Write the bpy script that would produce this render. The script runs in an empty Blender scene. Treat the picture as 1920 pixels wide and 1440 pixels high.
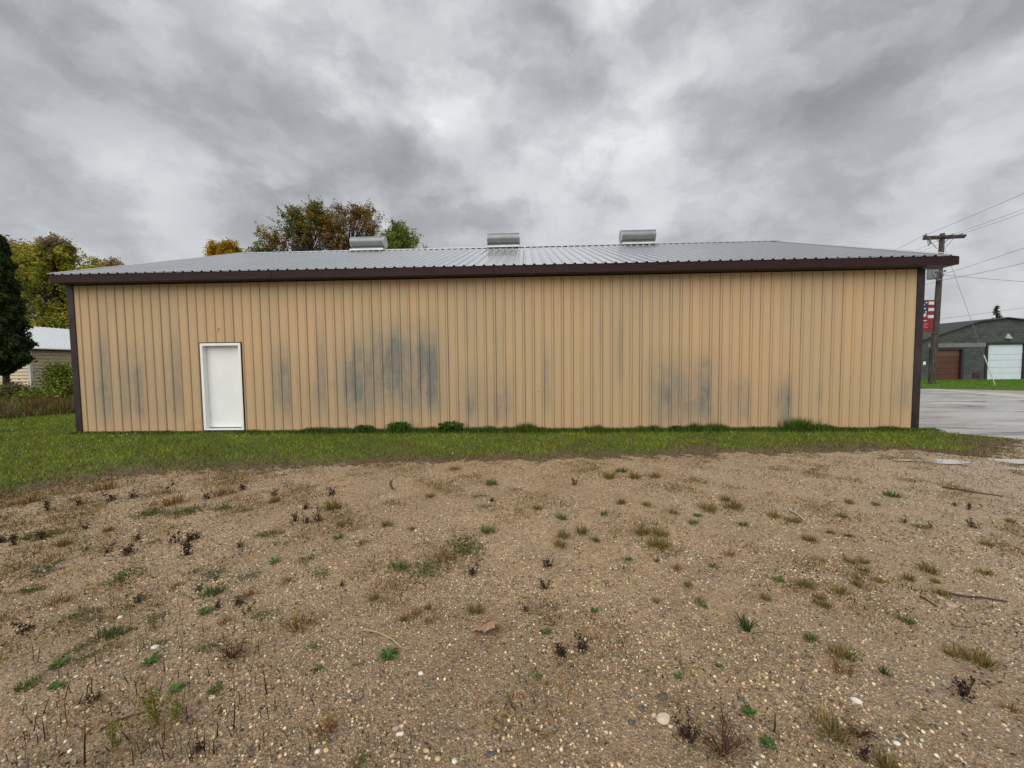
import bpy, math, random
import numpy as np
from mathutils import Matrix, Vector

# ------------------------------------------------------------------ camera
SC = bpy.context.scene
COL = SC.collection
FPX = 723.94                                  # focal length in pixels of a 1920 px wide frame
PITCH, YAW, ROLL = -0.05114, -0.04037, -0.010841
CAM = np.array([11.0547, -9.1954, 1.6084])
_f = np.array([math.sin(YAW) * math.cos(PITCH), math.cos(YAW) * math.cos(PITCH), math.sin(PITCH)])
_r = np.array([math.cos(YAW), -math.sin(YAW), 0.0])
_u = np.cross(_r, _f)
RGT = math.cos(ROLL) * _r + math.sin(ROLL) * _u
UPV = -math.sin(ROLL) * _r + math.cos(ROLL) * _u
FWD = _f
cd = bpy.data.cameras.new('camera')
cam = bpy.data.objects.new('camera', cd)
COL.objects.link(cam)
cd.sensor_fit = 'HORIZONTAL'
cd.sensor_width = 36.0
cd.lens = FPX / 1920 * 36.0
cd.clip_start = 0.05
cd.clip_end = 3000
cam.matrix_world = Matrix(((RGT[0], UPV[0], -FWD[0], CAM[0]), (RGT[1], UPV[1], -FWD[1], CAM[1]),
                           (RGT[2], UPV[2], -FWD[2], CAM[2]), (0, 0, 0, 1)))
SC.camera = cam
SC.view_settings.view_transform = 'Standard'
SC.view_settings.look = 'None'
SC.view_settings.gamma = 1.0
SC.view_settings.use_curve_mapping = False
SC.view_settings.exposure = 0.93
SC.render.engine = 'CYCLES'
SC.cycles.max_bounces = 6
SC.cycles.diffuse_bounces = 3
SC.cycles.use_denoising = True


def ray(px, py):
    return FWD + (px - 960) / FPX * RGT - (py - 720) / FPX * UPV


def gnd(px, py, z=0.0):
    v = ray(px, py)
    return CAM + v * ((z - CAM[2]) / v[2])


def aty(px, py, Y):
    v = ray(px, py)
    return CAM + v * ((Y - CAM[1]) / v[1])


def depth(p):
    return float(np.dot(np.asarray(p) - CAM, FWD))


# ------------------------------------------------------------------ node helpers
def nd(nt, t, ins=None, **props):
    n = nt.nodes.new('ShaderNode' + t)
    for k, v in props.items():
        setattr(n, k, v)
    for k, v in (ins or {}).items():
        s = n.inputs[k]
        if isinstance(v, bpy.types.NodeSocket):
            nt.links.new(v, s)
        else:
            s.default_value = v
    return n


def ma(nt, op, a, b=0.0, clamp=False):
    return nd(nt, 'Math', {0: a, 1: b}, operation=op, use_clamp=clamp).outputs[0]


def mixc(nt, fac, a, b, blend='MIX'):
    n = nt.nodes.new('ShaderNodeMix')
    n.data_type = 'RGBA'
    n.blend_type = blend
    for i, v in ((0, fac), (6, a), (7, b)):
        if isinstance(v, bpy.types.NodeSocket):
            nt.links.new(v, n.inputs[i])
        elif i == 0:
            n.inputs[i].default_value = v
        else:
            n.inputs[i].default_value = (*v[:3], 1)
    return n.outputs[2]


def ramp(nt, fac, stops):
    n = nd(nt, 'ValToRGB', {0: fac})
    e = n.color_ramp.elements
    while len(e) < len(stops):
        e.new(0.5)
    for i, (p, c) in enumerate(stops):
        e[i].position = p
        if not isinstance(c, (tuple, list)):
            c = (c, c, c)
        e[i].color = (*c[:3], 1)
    return n.outputs[0]


def noise(nt, vec, scale, detail=4.0, rough=0.55, dist=0.0):
    return nd(nt, 'TexNoise', {'Vector': vec, 'Scale': scale, 'Detail': detail, 'Roughness': rough, 'Distortion': dist})


def scaled(nt, vec, s):
    return nd(nt, 'Mapping', {'Vector': vec, 'Scale': s}).outputs[0]


# ------------------------------------------------------------------ world: an overcast sky
SUN_EL, SUN_AZ = math.radians(48), math.radians(198)   # soft light from behind the camera
W = bpy.data.worlds.new('World')
SC.world = W
W.use_nodes = True
nt = W.node_tree
for n in list(nt.nodes):
    nt.nodes.remove(n)
tc = nd(nt, 'TexCoord').outputs['Generated']
sx = nd(nt, 'SeparateXYZ', {0: tc})
X, Y, Z = sx.outputs
dv = nd(nt, 'CombineXYZ', {0: X, 1: Y, 2: ma(nt, 'MULTIPLY', Z, 1.5)}).outputs[0]
nw = noise(nt, dv, 3.0, 6, 0.6)
wv_ = nd(nt, 'VectorMath', {0: nd(nt, 'VectorMath', {0: nw.outputs[1], 1: (.5, .5, .5)}, operation='SUBTRACT').outputs[0], 'Scale': .30}, operation='SCALE').outputs[0]
dw = nd(nt, 'VectorMath', {0: dv, 1: wv_}, operation='ADD').outputs[0]
n1 = noise(nt, dw, 2.6, 3, 0.5)
n2 = noise(nt, dw, 5.0, 8, 0.53)
n3 = noise(nt, dv, 15.0, 6, 0.6)
sw = nd(nt, 'SeparateXYZ', {0: nw.outputs[1]})
ay = ma(nt, 'MAXIMUM', ma(nt, 'ABSOLUTE', Y), 0.08)
A = ma(nt, 'ADD', ma(nt, 'DIVIDE', X, ay), ma(nt, 'MULTIPLY', ma(nt, 'SUBTRACT', sw.outputs[0], 0.5), 0.38))
B = ma(nt, 'ADD', ma(nt, 'DIVIDE', Z, ay), ma(nt, 'MULTIPLY', ma(nt, 'SUBTRACT', sw.outputs[1], 0.5), 0.34))
# cloud masses (bearing and height as seen, widths, tilt in degrees, brightness)
MASS = [(300, 190, 330, 120, -22, -.15), (90, 90, 150, 90, -30, -.06), (520, 300, 150, 45, -12, -.07), (850, 330, 130, 60, 10, -.09),
        (1030, 80, 80, 130, 0, -.08), (1490, 210, 130, 75, 30, -.13), (1720, 70, 260, 60, 22, -.15), (1120, 130, 200, 50, 25, -.05),
        (490, 35, 80, 60, -40, .17), (610, 140, 60, 40, -30, .10), (700, 190, 95, 45, -25, .17), (810, 200, 60, 45, -50, .16),
        (620, 295, 70, 28, -10, .13), (280, 335, 110, 35, -12, .08), (1210, 235, 200, 50, 10, .09), (1080, 290, 120, 40, 0, .05),
        (1850, 120, 160, 35, 25, .10), (780, 130, 60, 60, 0, -.05),
        (1600, 290, 200, 45, 10, .05), (180, 20, 120, 30, -20, -.04), (1165, 30, 40, 60, -20, .10)]
b1 = nd(nt, 'MapRange', {0: n1.outputs[0], 1: .36, 2: .64, 3: -.055, 4: .055}, interpolation_type='SMOOTHSTEP').outputs[0]
b2 = nd(nt, 'MapRange', {0: n2.outputs[0], 1: .34, 2: .66, 3: -.105, 4: .105}, interpolation_type='SMOOTHSTEP').outputs[0]
tot = ma(nt, 'ADD', ma(nt, 'ADD', b1, b2), ma(nt, 'MULTIPLY', ma(nt, 'SUBTRACT', n3.outputs[0], 0.5), 0.07))
for px, py, wx, wy, rot, amp in MASS:
    v = ray(px, py)
    a0, b0 = v[0] / v[1], v[2] / v[1]
    c, s = math.cos(math.radians(rot)), math.sin(math.radians(rot))
    da, db = ma(nt, 'SUBTRACT', A, a0), ma(nt, 'SUBTRACT', B, b0)
    e1 = ma(nt, 'MULTIPLY', ma(nt, 'ADD', ma(nt, 'MULTIPLY', da, c), ma(nt, 'MULTIPLY', db, s)), FPX / wx)
    e2 = ma(nt, 'MULTIPLY', ma(nt, 'ADD', ma(nt, 'MULTIPLY', da, -s), ma(nt, 'MULTIPLY', db, c)), FPX / wy)
    r2 = ma(nt, 'ADD', ma(nt, 'MULTIPLY', e1, e1), ma(nt, 'MULTIPLY', e2, e2))
    tot = ma(nt, 'ADD', tot, ma(nt, 'MULTIPLY', ma(nt, 'EXPONENT', ma(nt, 'MULTIPLY', r2, -0.7)), amp))
lum = ma(nt, 'MULTIPLY', ma(nt, 'EXPONENT', ma(nt, 'MULTIPLY', tot, 1.85)), 0.292)
lum = ma(nt, 'MINIMUM', ma(nt, 'MAXIMUM', lum, 0.05), 0.62)
# an even grey veil low over the horizon
veil = ma(nt, 'POWER', ma(nt, 'SUBTRACT', 1.0, ma(nt, 'MULTIPLY', ma(nt, 'MAXIMUM', Z, 0.0), 3.2, True), True), 2.0)
lum = ma(nt, 'ADD', ma(nt, 'MULTIPLY', lum, ma(nt, 'SUBTRACT', 1.0, ma(nt, 'MULTIPLY', veil, 0.75))), ma(nt, 'MULTIPLY', veil, 0.265))
tint = mixc(nt, ramp(nt, lum, [(0.13, 0), (0.42, 1)]), (.945, .985, 1.035), (.98, 1.0, 1.015))
cl = nd(nt, 'VectorMath', {0: tint, 'Scale': ma(nt, 'MULTIPLY', lum, 10.0)}, operation='SCALE').outputs[0]
sky = nd(nt, 'TexSky', sky_type='NISHITA', sun_disc=False, sun_elevation=SUN_EL, sun_rotation=SUN_AZ, air_density=1.0, dust_density=3.0)
fin = mixc(nt, 0.96, sky.outputs[0], cl)
bg = nd(nt, 'Background', {0: fin, 1: 0.1})
nt.links.new(bg.outputs[0], nd(nt, 'OutputWorld').inputs[0])

ld = bpy.data.lights.new('sun', 'SUN')
ld.energy = 1.25
ld.angle = math.radians(70)
ld.color = (1.0, 0.965, 0.92)
sun = bpy.data.objects.new('sun', ld)
COL.objects.link(sun)
sd = Vector((math.sin(SUN_AZ) * math.cos(SUN_EL), math.cos(SUN_AZ) * math.cos(SUN_EL), math.sin(SUN_EL)))
sun.rotation_euler = sd.to_track_quat('Z', 'Y').to_euler()
sun.location = (11, -30, 30)

rng = np.random.default_rng(7)
random.seed(7)

# ------------------------------------------------------------------ object helpers


def tag(o, label=None, cat=None, group=None, kind=None):
    for k, v in (('label', label), ('category', cat), ('group', group), ('kind', kind)):
        if v:
            o[k] = v
    return o


def thing(name, label, cat, loc=(0, 0, 0), rz=0.0, group=None):
    o = bpy.data.objects.new(name, None)
    o.empty_display_size = 0.2
    o.location = tuple(float(c) for c in loc)
    o.rotation_euler = (0, 0, rz)
    COL.objects.link(o)
    return tag(o, label, cat, group)


def link(name, me, parent=None, m=None):
    if m is not None and not me.materials:
        me.materials.append(m)
    o = bpy.data.objects.new(name, me)
    COL.objects.link(o)
    o.parent = parent
    return o


def mk(name, V, F, m=None, parent=None, cols=None, smooth=False, attrs=None):
    """mesh object from numpy arrays; F is an (n,k) array or a list of such arrays"""
    me = mesh(name, V, F, cols, smooth, attrs)
    return link(name, me, parent, m)


def mesh(name, V, F, cols=None, smooth=False, attrs=None):
    me = bpy.data.meshes.new(name)
    V = np.asarray(V, dtype=np.float32)
    Fs = F if isinstance(F, list) else [F]
    Fs = [np.asarray(f, dtype=np.int32) for f in Fs if len(f)]
    me.vertices.add(len(V))
    me.vertices.foreach_set('co', V.ravel())
    nl = sum(f.size for f in Fs)
    npoly = sum(len(f) for f in Fs)
    me.loops.add(nl)
    me.loops.foreach_set('vertex_index', np.concatenate([f.ravel() for f in Fs]))
    me.polygons.add(npoly)
    tots = np.concatenate([np.full(len(f), f.shape[1], np.int32) for f in Fs])
    me.polygons.foreach_set('loop_start', np.concatenate([[0], np.cumsum(tots)[:-1]]).astype(np.int32))
    if smooth:
        me.polygons.foreach_set('use_smooth', np.ones(npoly, dtype=bool))
    if cols is not None:
        a = me.color_attributes.new('Col', 'FLOAT_COLOR', 'POINT')
        c = np.ones((len(V), 4), np.float32)
        c[:, :3] = cols
        a.data.foreach_set('color', c.ravel())
    for k, v in (attrs or {}).items():
        a = me.attributes.new(k, 'FLOAT', 'POINT')
        a.data.foreach_set('value', np.asarray(v, np.float32))
    me.update(calc_edges=True)
    return me


class MB:
    """collects simple solids and links them as one mesh object"""

    def __init__(self):
        self.v, self.f = [], []

    def add(self, vs, fs):
        o = len(self.v)
        self.v += [tuple(float(c) for c in p) for p in vs]
        self.f += [tuple(i + o for i in f) for f in fs]
        return self

    def box(self, x0, x1, y0, y1, z0, z1):
        return self.add([(x0, y0, z0), (x1, y0, z0), (x1, y1, z0), (x0, y1, z0), (x0, y0, z1), (x1, y0, z1), (x1, y1, z1), (x0, y1, z1)],
                        [(3, 2, 1, 0), (4, 5, 6, 7), (0, 1, 5, 4), (1, 2, 6, 5), (2, 3, 7, 6), (3, 0, 4, 7)])

    def bar(self, p, q, w, h=None, up=(0, 0, 1)):
        p, q = Vector(p), Vector(q)
        d = (q - p).normalized()
        s = d.cross(Vector(up))
        s = (s if s.length > 1e-4 else d.cross(Vector((1, 0, 0)))).normalized()
        t = s.cross(d)
        a, b = s * w / 2, t * (h or w) / 2
        vs = [p - a - b, p + a - b, p + a + b, p - a + b, q - a - b, q + a - b, q + a + b, q - a + b]
        return self.add(vs, [(0, 1, 2, 3), (7, 6, 5, 4), (1, 0, 4, 5), (2, 1, 5, 6), (3, 2, 6, 7), (0, 3, 7, 4)])

    def tube(self, pts, rad, n=8, cap=True):
        pts = [Vector(p) for p in pts]
        if not isinstance(rad, (list, tuple)):
            rad = [rad] * len(pts)
        o = len(self.v)
        ref = None
        for i, p in enumerate(pts):
            d = (pts[min(i + 1, len(pts) - 1)] - pts[max(i - 1, 0)]).normalized()
            if ref is None:
                ref = d.cross(Vector((0.31, 0.95, 0.1)))
                if ref.length < 1e-3:
                    ref = d.cross(Vector((1, 0, 0)))
            s = (ref - d * ref.dot(d)).normalized()
            ref = s
            t = d.cross(s)
            for k in range(n):
                a = 2 * math.pi * k / n
                self.v.append(tuple(p + (s * math.cos(a) + t * math.sin(a)) * rad[i]))
        for i in range(len(pts) - 1):
            for k in range(n):
                a, b = o + i * n + k, o + i * n + (k + 1) % n
                self.f.append((a, b, b + n, a + n))
        if cap:
            self.f.append(tuple(o + k for k in range(n))[::-1])
            self.f.append(tuple(o + (len(pts) - 1) * n + k for k in range(n)))
        return self

    def prism(self, poly, axis, a, b):
        """extrude a 2-D outline along axis (0,1,2) from a to b"""
        def P(u, v, w):
            return ((w, u, v), (u, w, v), (u, v, w))[axis]
        n = len(poly)
        vs = [P(u, v, a) for u, v in poly] + [P(u, v, b) for u, v in poly]
        fs = [tuple(range(n))[::-1], tuple(range(n, 2 * n))] + [(i, (i + 1) % n, (i + 1) % n + n, i + n) for i in range(n)]
        return self.add(vs, fs)

    def build(self, name, m, parent=None, smooth=False, bevel=0.0):
        me = bpy.data.meshes.new(name)
        me.from_pydata(self.v, [], self.f)
        if smooth:
            me.polygons.foreach_set('use_smooth', np.ones(len(me.polygons), dtype=bool))
        me.update()
        o = link(name, me, parent, m)
        if bevel:
            b = o.modifiers.new('bevel', 'BEVEL')
            b.width = bevel
            b.segments = 2
            b.limit_method = 'ANGLE'
        return o


def copy_tree(o, parent=None):
    c = o.copy()
    COL.objects.link(c)
    c.parent = parent
    for ch in o.children:
        copy_tree(ch, c)
    return c


# ------------------------------------------------------------------ materials
def new_mat(name):
    m = bpy.data.materials.new(name)
    m.use_nodes = True
    nt = m.node_tree
    b = nt.nodes['Principled BSDF']
    return m, nt, b


def simple(name, col, rough=0.6, metal=0.0, var=0.15, scale=6.0, bump=0.0, spec=0.5, stretch=(1, 1, 1)):
    m, nt, b = new_mat(name)
    pos = nd(nt, 'NewGeometry').outputs['Position']
    vec = scaled(nt, pos, stretch)
    n = noise(nt, vec, scale, 6, 0.62)
    dark = tuple(c * (1 - var * 1.6) for c in col)
    lite = tuple(min(1, c * (1 + var)) for c in col)
    nt.links.new(mixc(nt, ramp(nt, n.outputs[0], [(0.3, 0), (0.7, 1)]), dark, lite), b.inputs['Base Color'])
    b.inputs['Roughness'].default_value = rough
    b.inputs['Metallic'].default_value = metal
    b.inputs['Specular IOR Level'].default_value = spec
    if bump:
        nb = noise(nt, vec, scale * 6, 5, 0.6)
        nt.links.new(nd(nt, 'Bump', {'Height': nb.outputs[0], 'Distance': bump, 'Strength': 0.6}).outputs[0], b.inputs['Normal'])
    return m


def leafy(name, rough=0.55, trans=0.42, spec=0.25):
    """foliage: colour per leaf from the mesh, some light through the leaf"""
    m, nt, b = new_mat(name)
    c = nd(nt, 'VertexColor', layer_name='Col').outputs[0]
    nt.links.new(c, b.inputs['Base Color'])
    b.inputs['Roughness'].default_value = rough
    b.inputs['Specular IOR Level'].default_value = spec
    t = nd(nt, 'BsdfTranslucent', {0: c})
    mx = nd(nt, 'MixShader', {0: trans, 1: b.outputs[0], 2: t.outputs[0]})
    nt.links.new(mx.outputs[0], nt.nodes['Material Output'].inputs[0])
    return m


M_LEAF = leafy('leaf')
M_GRASS = leafy('grass_blade', 0.5, 0.25, 0.3)
M_DRY = leafy('dry_plant', 0.75, 0.1, 0.15)
M_BROWN = simple('brown_trim_paint', (.030, .012, .011), .55, 0, .22, 3, spec=.2, stretch=(1, 1, 4))
M_CORNER = simple('corner_trim_paint', (.038, .026, .026), .55, 0, .35, 2.5, spec=.3, stretch=(1, 1, .6))
M_WHITE = simple('white_door_paint', (.84, .855, .83), .4, 0, .035, 2.5)
M_FRAME = simple('white_frame_paint', (.86, .865, .84), .4, 0, .03, 5)
M_BLACK = simple('dark_rubber_eave_shade', (.02, .018, .018), .6, 0, .2)
M_GALV = simple('galvanised_steel', (.20, .222, .22), .38, .45, .12, 2.2, stretch=(1, 3, 3))
M_ENDCAP = simple('galvanised_end', (.42, .45, .43), .45, .3, .10, 5)
M_CREAM = simple('cream_trim', (.62, .58, .50), .45, .1, .1, 4)
M_POLE = simple('weathered_pole_wood', (.085, .068, .060), .85, 0, .45, 5, .004, .2, (3, 3, .35))
M_WIRE = simple('wire_metal', (.10, .10, .105), .5, .3, .1)
M_STEEL = simple('pole_steel', (.16, .17, .18), .5, .5, .2)
M_INSUL = simple('insulator_glaze', (.22, .22, .24), .25, 0, .1)
M_TANK = simple('transformer_paint', (.36, .38, .40), .4, .1, .1)

# painted wall sheet: tan coat, worn and washed through to a blue-grey in streaks
M_WALL, nt, b = new_mat('tan_sheet_metal')
pos = nd(nt, 'NewGeometry').outputs['Position']
st = ma(nt, 'MULTIPLY', nd(nt, 'Attribute', attribute_name='stain').outputs['Fac'], 1.32)
dt = nd(nt, 'Attribute', attribute_name='rib_shade_dirt').outputs['Fac']
big = noise(nt, scaled(nt, pos, (1, 1, .45)), .55, 4, .55)
strk = noise(nt, scaled(nt, pos, (1, 1, .05)), 9, 5, .6)
fine = noise(nt, scaled(nt, pos, (1, 1, .12)), 45, 5, .65)
horz = noise(nt, scaled(nt, pos, (.5, 1, 5)), 5, 5, .65, .6)
base = mixc(nt, ramp(nt, big.outputs[0], [(.36, 0), (.62, 1)]), (.500, .362, .186), (.585, .374, .192))
base = mixc(nt, ramp(nt, strk.outputs[0], [(.35, 0), (.75, .45)]), base, (.45, .35, .235))
base = mixc(nt, ramp(nt, fine.outputs[0], [(.3, .0), (.8, .22)]), base, (.58, .42, .25))
szc = nd(nt, 'SeparateXYZ', {0: pos}).outputs[2]
wn = nd(nt, 'TexWhiteNoise', {'Vector': nd(nt, 'CombineXYZ', {0: ma(nt, 'FLOOR', ma(nt, 'DIVIDE', nd(nt, 'SeparateXYZ', {0: pos}).outputs[0], .2286)), 1: 3.0, 2: 0.0}).outputs[0]}).outputs[0]
base = mixc(nt, ma(nt, 'MULTIPLY', wn, ma(nt, 'ADD', ma(nt, 'MULTIPLY', strk.outputs[0], .7), .05)), base, (.42, .325, .205))
low = ramp(nt, ma(nt, 'ADD', szc, ma(nt, 'MULTIPLY', big.outputs[0], .6)), [(.3, .55), (.9, 0)])
base = mixc(nt, low, base, (.60, .375, .21))
stri = noise(nt, scaled(nt, pos, (1, 1, .03)), 70, 4, .6)
blot = noise(nt, scaled(nt, pos, (1, 1, .55)), 4.5, 6, .62, .8)
rag = ma(nt, 'ADD', ma(nt, 'MULTIPLY', ma(nt, 'SUBTRACT', blot.outputs[0], .5), 1.25), ma(nt, 'MULTIPLY', ma(nt, 'SUBTRACT', strk.outputs[0], .5), .7))
rag = ma(nt, 'ADD', rag, ma(nt, 'MULTIPLY', ma(nt, 'SUBTRACT', fine.outputs[0], .5), .45))
rag = ma(nt, 'ADD', rag, ma(nt, 'MULTIPLY', ma(nt, 'SUBTRACT', horz.outputs[0], .5), .40))
sm = ma(nt, 'MULTIPLY', st, ma(nt, 'ADD', ma(nt, 'MULTIPLY', rag, 1.3), .92), True)
base = mixc(nt, ma(nt, 'MULTIPLY', sm, ma(nt, 'ADD', ma(nt, 'MULTIPLY', stri.outputs[0], .75), .48)), base, (.150, .165, .160))
s_shade_dirt = ma(nt, 'MULTIPLY', dt, ma(nt, 'ADD', ma(nt, 'MULTIPLY', strk.outputs[0], .9), .55), True)  # rib edge lines: painted shade and dirt together
base = mixc(nt, s_shade_dirt, base, (.05, .035, .028))
nt.links.new(base, b.inputs['Base Color'])
b.inputs['Roughness'].default_value = .5
b.inputs['Specular IOR Level'].default_value = .3
sxx = nd(nt, 'SeparateXYZ', {0: pos}).outputs[0]
wv = ma(nt, 'POWER', ma(nt, 'ABSOLUTE', ma(nt, 'SINE', ma(nt, 'MULTIPLY', ma(nt, 'ADD', sxx, 0.0), math.pi / .0762))), 10)
hh = ma(nt, 'ADD', ma(nt, 'MULTIPLY', wv, -.0009), ma(nt, 'MULTIPLY', big.outputs[0], .006))
nt.links.new(nd(nt, 'Bump', {'Height': hh, 'Distance': 1.0, 'Strength': .8}).outputs[0], b.inputs['Normal'])

# wet bare-metal roof
M_ROOF, nt, b = new_mat('wet_bare_steel_roof')
pos = nd(nt, 'NewGeometry').outputs['Position']
n1 = noise(nt, scaled(nt, pos, (1, .25, .25)), 6, 6, .6)
n2 = noise(nt, scaled(nt, pos, (3, .6, .6)), 12, 6, .7, 1.0)
n3 = noise(nt, pos, .6, 3, .5)
rc = mixc(nt, ramp(nt, n1.outputs[0], [(.3, 0), (.7, 1)]), (.66, .68, .70), (.84, .85, .87))
rd = nd(nt, 'Attribute', attribute_name='rib_shade_dirt').outputs['Fac']
rc = mixc(nt, ma(nt, 'MULTIPLY', rd, ma(nt, 'ADD', n1.outputs[0], .35), True), rc, (.09, .095, .10))  # shade of the rib sides put into the colour
nt.links.new(rc, b.inputs['Base Color'])
b.inputs['Metallic'].default_value = .85
rg = ma(nt, 'ADD', ma(nt, 'MULTIPLY', n1.outputs[0], .10), ma(nt, 'MULTIPLY', n3.outputs[0], .20))
nt.links.new(ma(nt, 'ADD', rg, .05), b.inputs['Roughness'])
nt.links.new(nd(nt, 'Bump', {'Height': n2.outputs[0], 'Distance': .0012, 'Strength': .4}).outputs[0], b.inputs['Normal'])

# gravel ground
M_GRAVEL, nt, b = new_mat('wet_sandy_gravel')
pos = nd(nt, 'NewGeometry').outputs['Position']
flat = scaled(nt, pos, (1, 1, 0))
big = noise(nt, flat, .45, 5, .6)
mid = noise(nt, flat, 2.6, 8, .68)
clod = noise(nt, flat, 17, 6, .7)
sand = noise(nt, flat, 90, 6, .7)
c0 = mixc(nt, ramp(nt, big.outputs[0], [(.35, 0), (.65, 1)]), (.39, .240, .120), (.51, .338, .180))
c0 = mixc(nt, ramp(nt, mid.outputs[0], [(.38, .55), (.60, 0)]), c0, (.225, .150, .088))
c0 = mixc(nt, ramp(nt, clod.outputs[0], [(.34, .75), (.52, 0)]), c0, (.150, .100, .062))
c0 = mixc(nt, ramp(nt, clod.outputs[0], [(.55, 0), (.72, .55)]), c0, (.62, .455, .285))
c0 = mixc(nt, ramp(nt, sand.outputs[0], [(.25, .65), (.5, 0)]), c0, (.13, .095, .066))
for sc, cut, seed in ((42, .30, 5.2), (70, .38, 0.0), (120, .38, 3.1), (210, .36, 7.7)):
    vv = nd(nt, 'VectorMath', {0: flat, 1: (seed, seed * 2, 0)}, operation='ADD').outputs[0]
    vo = nd(nt, 'TexVoronoi', {'Vector': vv, 'Scale': sc, 'Randomness': 1.0}, feature='F1')
    rnd = nd(nt, 'SeparateXYZ', {0: vo.outputs['Color']})
    pc = ramp(nt, rnd.outputs[0], [(0, (.08, .07, .06)), (.2, (.18, .135, .10)), (.45, (.36, .26, .165)), (.68, (.52, .40, .25)), (.86, (.68, .56, .36)), (1, (.76, .70, .54))])
    on = ma(nt, 'MULTIPLY', ma(nt, 'LESS_THAN', vo.outputs['Distance'], cut), ma(nt, 'GREATER_THAN', rnd.outputs[1], .72 if sc < 50 else .30))
    c0 = mixc(nt, on, c0, pc)
# paler, greyer silt towards the street end of the lot and along old wheel tracks
sp = nd(nt, 'SeparateXYZ', {0: flat})
gx = ma(nt, 'ADD', sp.outputs[0], ma(nt, 'MULTIPLY', big.outputs[0], 5.0))
silt = ramp(nt, ma(nt, 'DIVIDE', ma(nt, 'SUBTRACT', gx, 14.8), 6.5, True), [(0, 0), (1, .62)])
c0 = mixc(nt, silt, c0, (.46, .375, .275))
lft = ramp(nt, ma(nt, 'DIVIDE', ma(nt, 'SUBTRACT', 9.3, gx), 3.0, True), [(0, 0), (1, .35)])
c0 = mixc(nt, lft, c0, (.43, .325, .225))
# base colour darkens gradually towards the near side of the lot
gy = ma(nt, 'ADD', sp.outputs[1], ma(nt, 'MULTIPLY', mid.outputs[0], 1.1))
c0 = mixc(nt, ramp(nt, ma(nt, 'DIVIDE', ma(nt, 'SUBTRACT', -5.4, gy), 2.2, True), [(0, 0), (1, .40)]), c0, (.135, .100, .066))
nt.links.new(c0, b.inputs['Base Color'])
wet = ramp(nt, ma(nt, 'ADD', ma(nt, 'MULTIPLY', silt, .6), ma(nt, 'MULTIPLY', mid.outputs[0], .8)), [(.3, .60), (.8, .30)])
nt.links.new(wet, b.inputs['Roughness'])
b.inputs['Specular IOR Level'].default_value = .22
vo2 = nd(nt, 'TexVoronoi', {'Vector': flat, 'Scale': 80.0}, feature='F1')
hgt = ma(nt, 'ADD', ma(nt, 'MULTIPLY', vo2.outputs['Distance'], -.6), ma(nt, 'ADD', ma(nt, 'MULTIPLY', mid.outputs[0], 4.0), ma(nt, 'MULTIPLY', clod.outputs[0], 1.6)))
nt.links.new(nd(nt, 'Bump', {'Height': hgt, 'Distance': .016, 'Strength': 1.0}).outputs[0], b.inputs['Normal'])

M_PEBBLE, nt, b = new_mat('pebble')
nt.links.new(nd(nt, 'VertexColor', layer_name='Col').outputs[0], b.inputs['Base Color'])
b.inputs['Roughness'].default_value = .42
b.inputs['Specular IOR Level'].default_value = .45

M_SOIL, nt, b = new_mat('lawn_soil')
pos = nd(nt, 'NewGeometry').outputs['Position']
nA = noise(nt, pos, 1.3, 5, .6)
nB = noise(nt, pos, 22, 6, .7)
c0 = mixc(nt, ramp(nt, nA.outputs[0], [(.35, 0), (.65, 1)]), (.08, .095, .015), (.095, .125, .018))
c0 = mixc(nt, ramp(nt, nB.outputs[0], [(.35, .7), (.6, 0)]), c0, (.045, .034, .016))
lr = nd(nt, 'Attribute', attribute_name='worn').outputs['Fac']
c0 = mixc(nt, ma(nt, 'MULTIPLY', lr, ma(nt, 'ADD', nA.outputs[0], .45), True), c0, (.135, .090, .050))
nt.links.new(c0, b.inputs['Base Color'])
b.inputs['Roughness'].default_value = .9
nt.links.new(nd(nt, 'Bump', {'Height': nB.outputs[0], 'Distance': .03}).outputs[0], b.inputs['Normal'])

M_VERGE = simple('verge_grass', (.11, .21, .02), .85, 0, .3, 2.0, .03, .2)
M_FIELD = simple('rough_ground', (.060, .070, .025), .9, 0, .35, .8, .05, .2)

# worn wet street
M_ROAD, nt, b = new_mat('worn_wet_street')
pos = nd(nt, 'NewGeometry').outputs['Position']
rot = nd(nt, 'Mapping', {'Vector': pos, 'Rotation': (0, 0, math.radians(42)), 'Scale': (.35, 1.6, 1)}).outputs[0]
nA = noise(nt, rot, .9, 6, .62, .5)
nB = noise(nt, pos, 14, 6, .7)
nC = noise(nt, rot, 2.2, 5, .6)
c0 = mixc(nt, ramp(nt, nA.outputs[0], [(.35, 0), (.62, 1)]), (.33, .32, .30), (.50, .48, .45))
c0 = mixc(nt, ramp(nt, nC.outputs[0], [(.30, .8), (.40, 0)]), c0, (.075, .073, .072))
c0 = mixc(nt, ramp(nt, nB.outputs[0], [(.3, .35), (.6, 0)]), c0, (.12, .115, .11))
nt.links.new(c0, b.inputs['Base Color'])
nt.links.new(ramp(nt, nA.outputs[0], [(.35, .08), (.55, .5)]), b.inputs['Roughness'])
M_CONC = simple('pale_wet_concrete', (.52, .49, .44), .35, 0, .15, 2.0, .003)
M_DRIVE = simple('pinkish_driveway', (.33, .285, .255), .45, 0, .15, 1.5, .003)
M_WATER, nt, b = new_mat('puddle_water')
b.inputs['Base Color'].default_value = (.46, .42, .36, 1)
b.inputs['Roughness'].default_value = .07
b.inputs['Specular IOR Level'].default_value = .9
pos = nd(nt, 'NewGeometry').outputs['Position']
nt.links.new(nd(nt, 'Bump', {'Height': noise(nt, pos, 9, 3).outputs[0], 'Distance': .004, 'Strength': .5}).outputs[0], b.inputs['Normal'])


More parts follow.
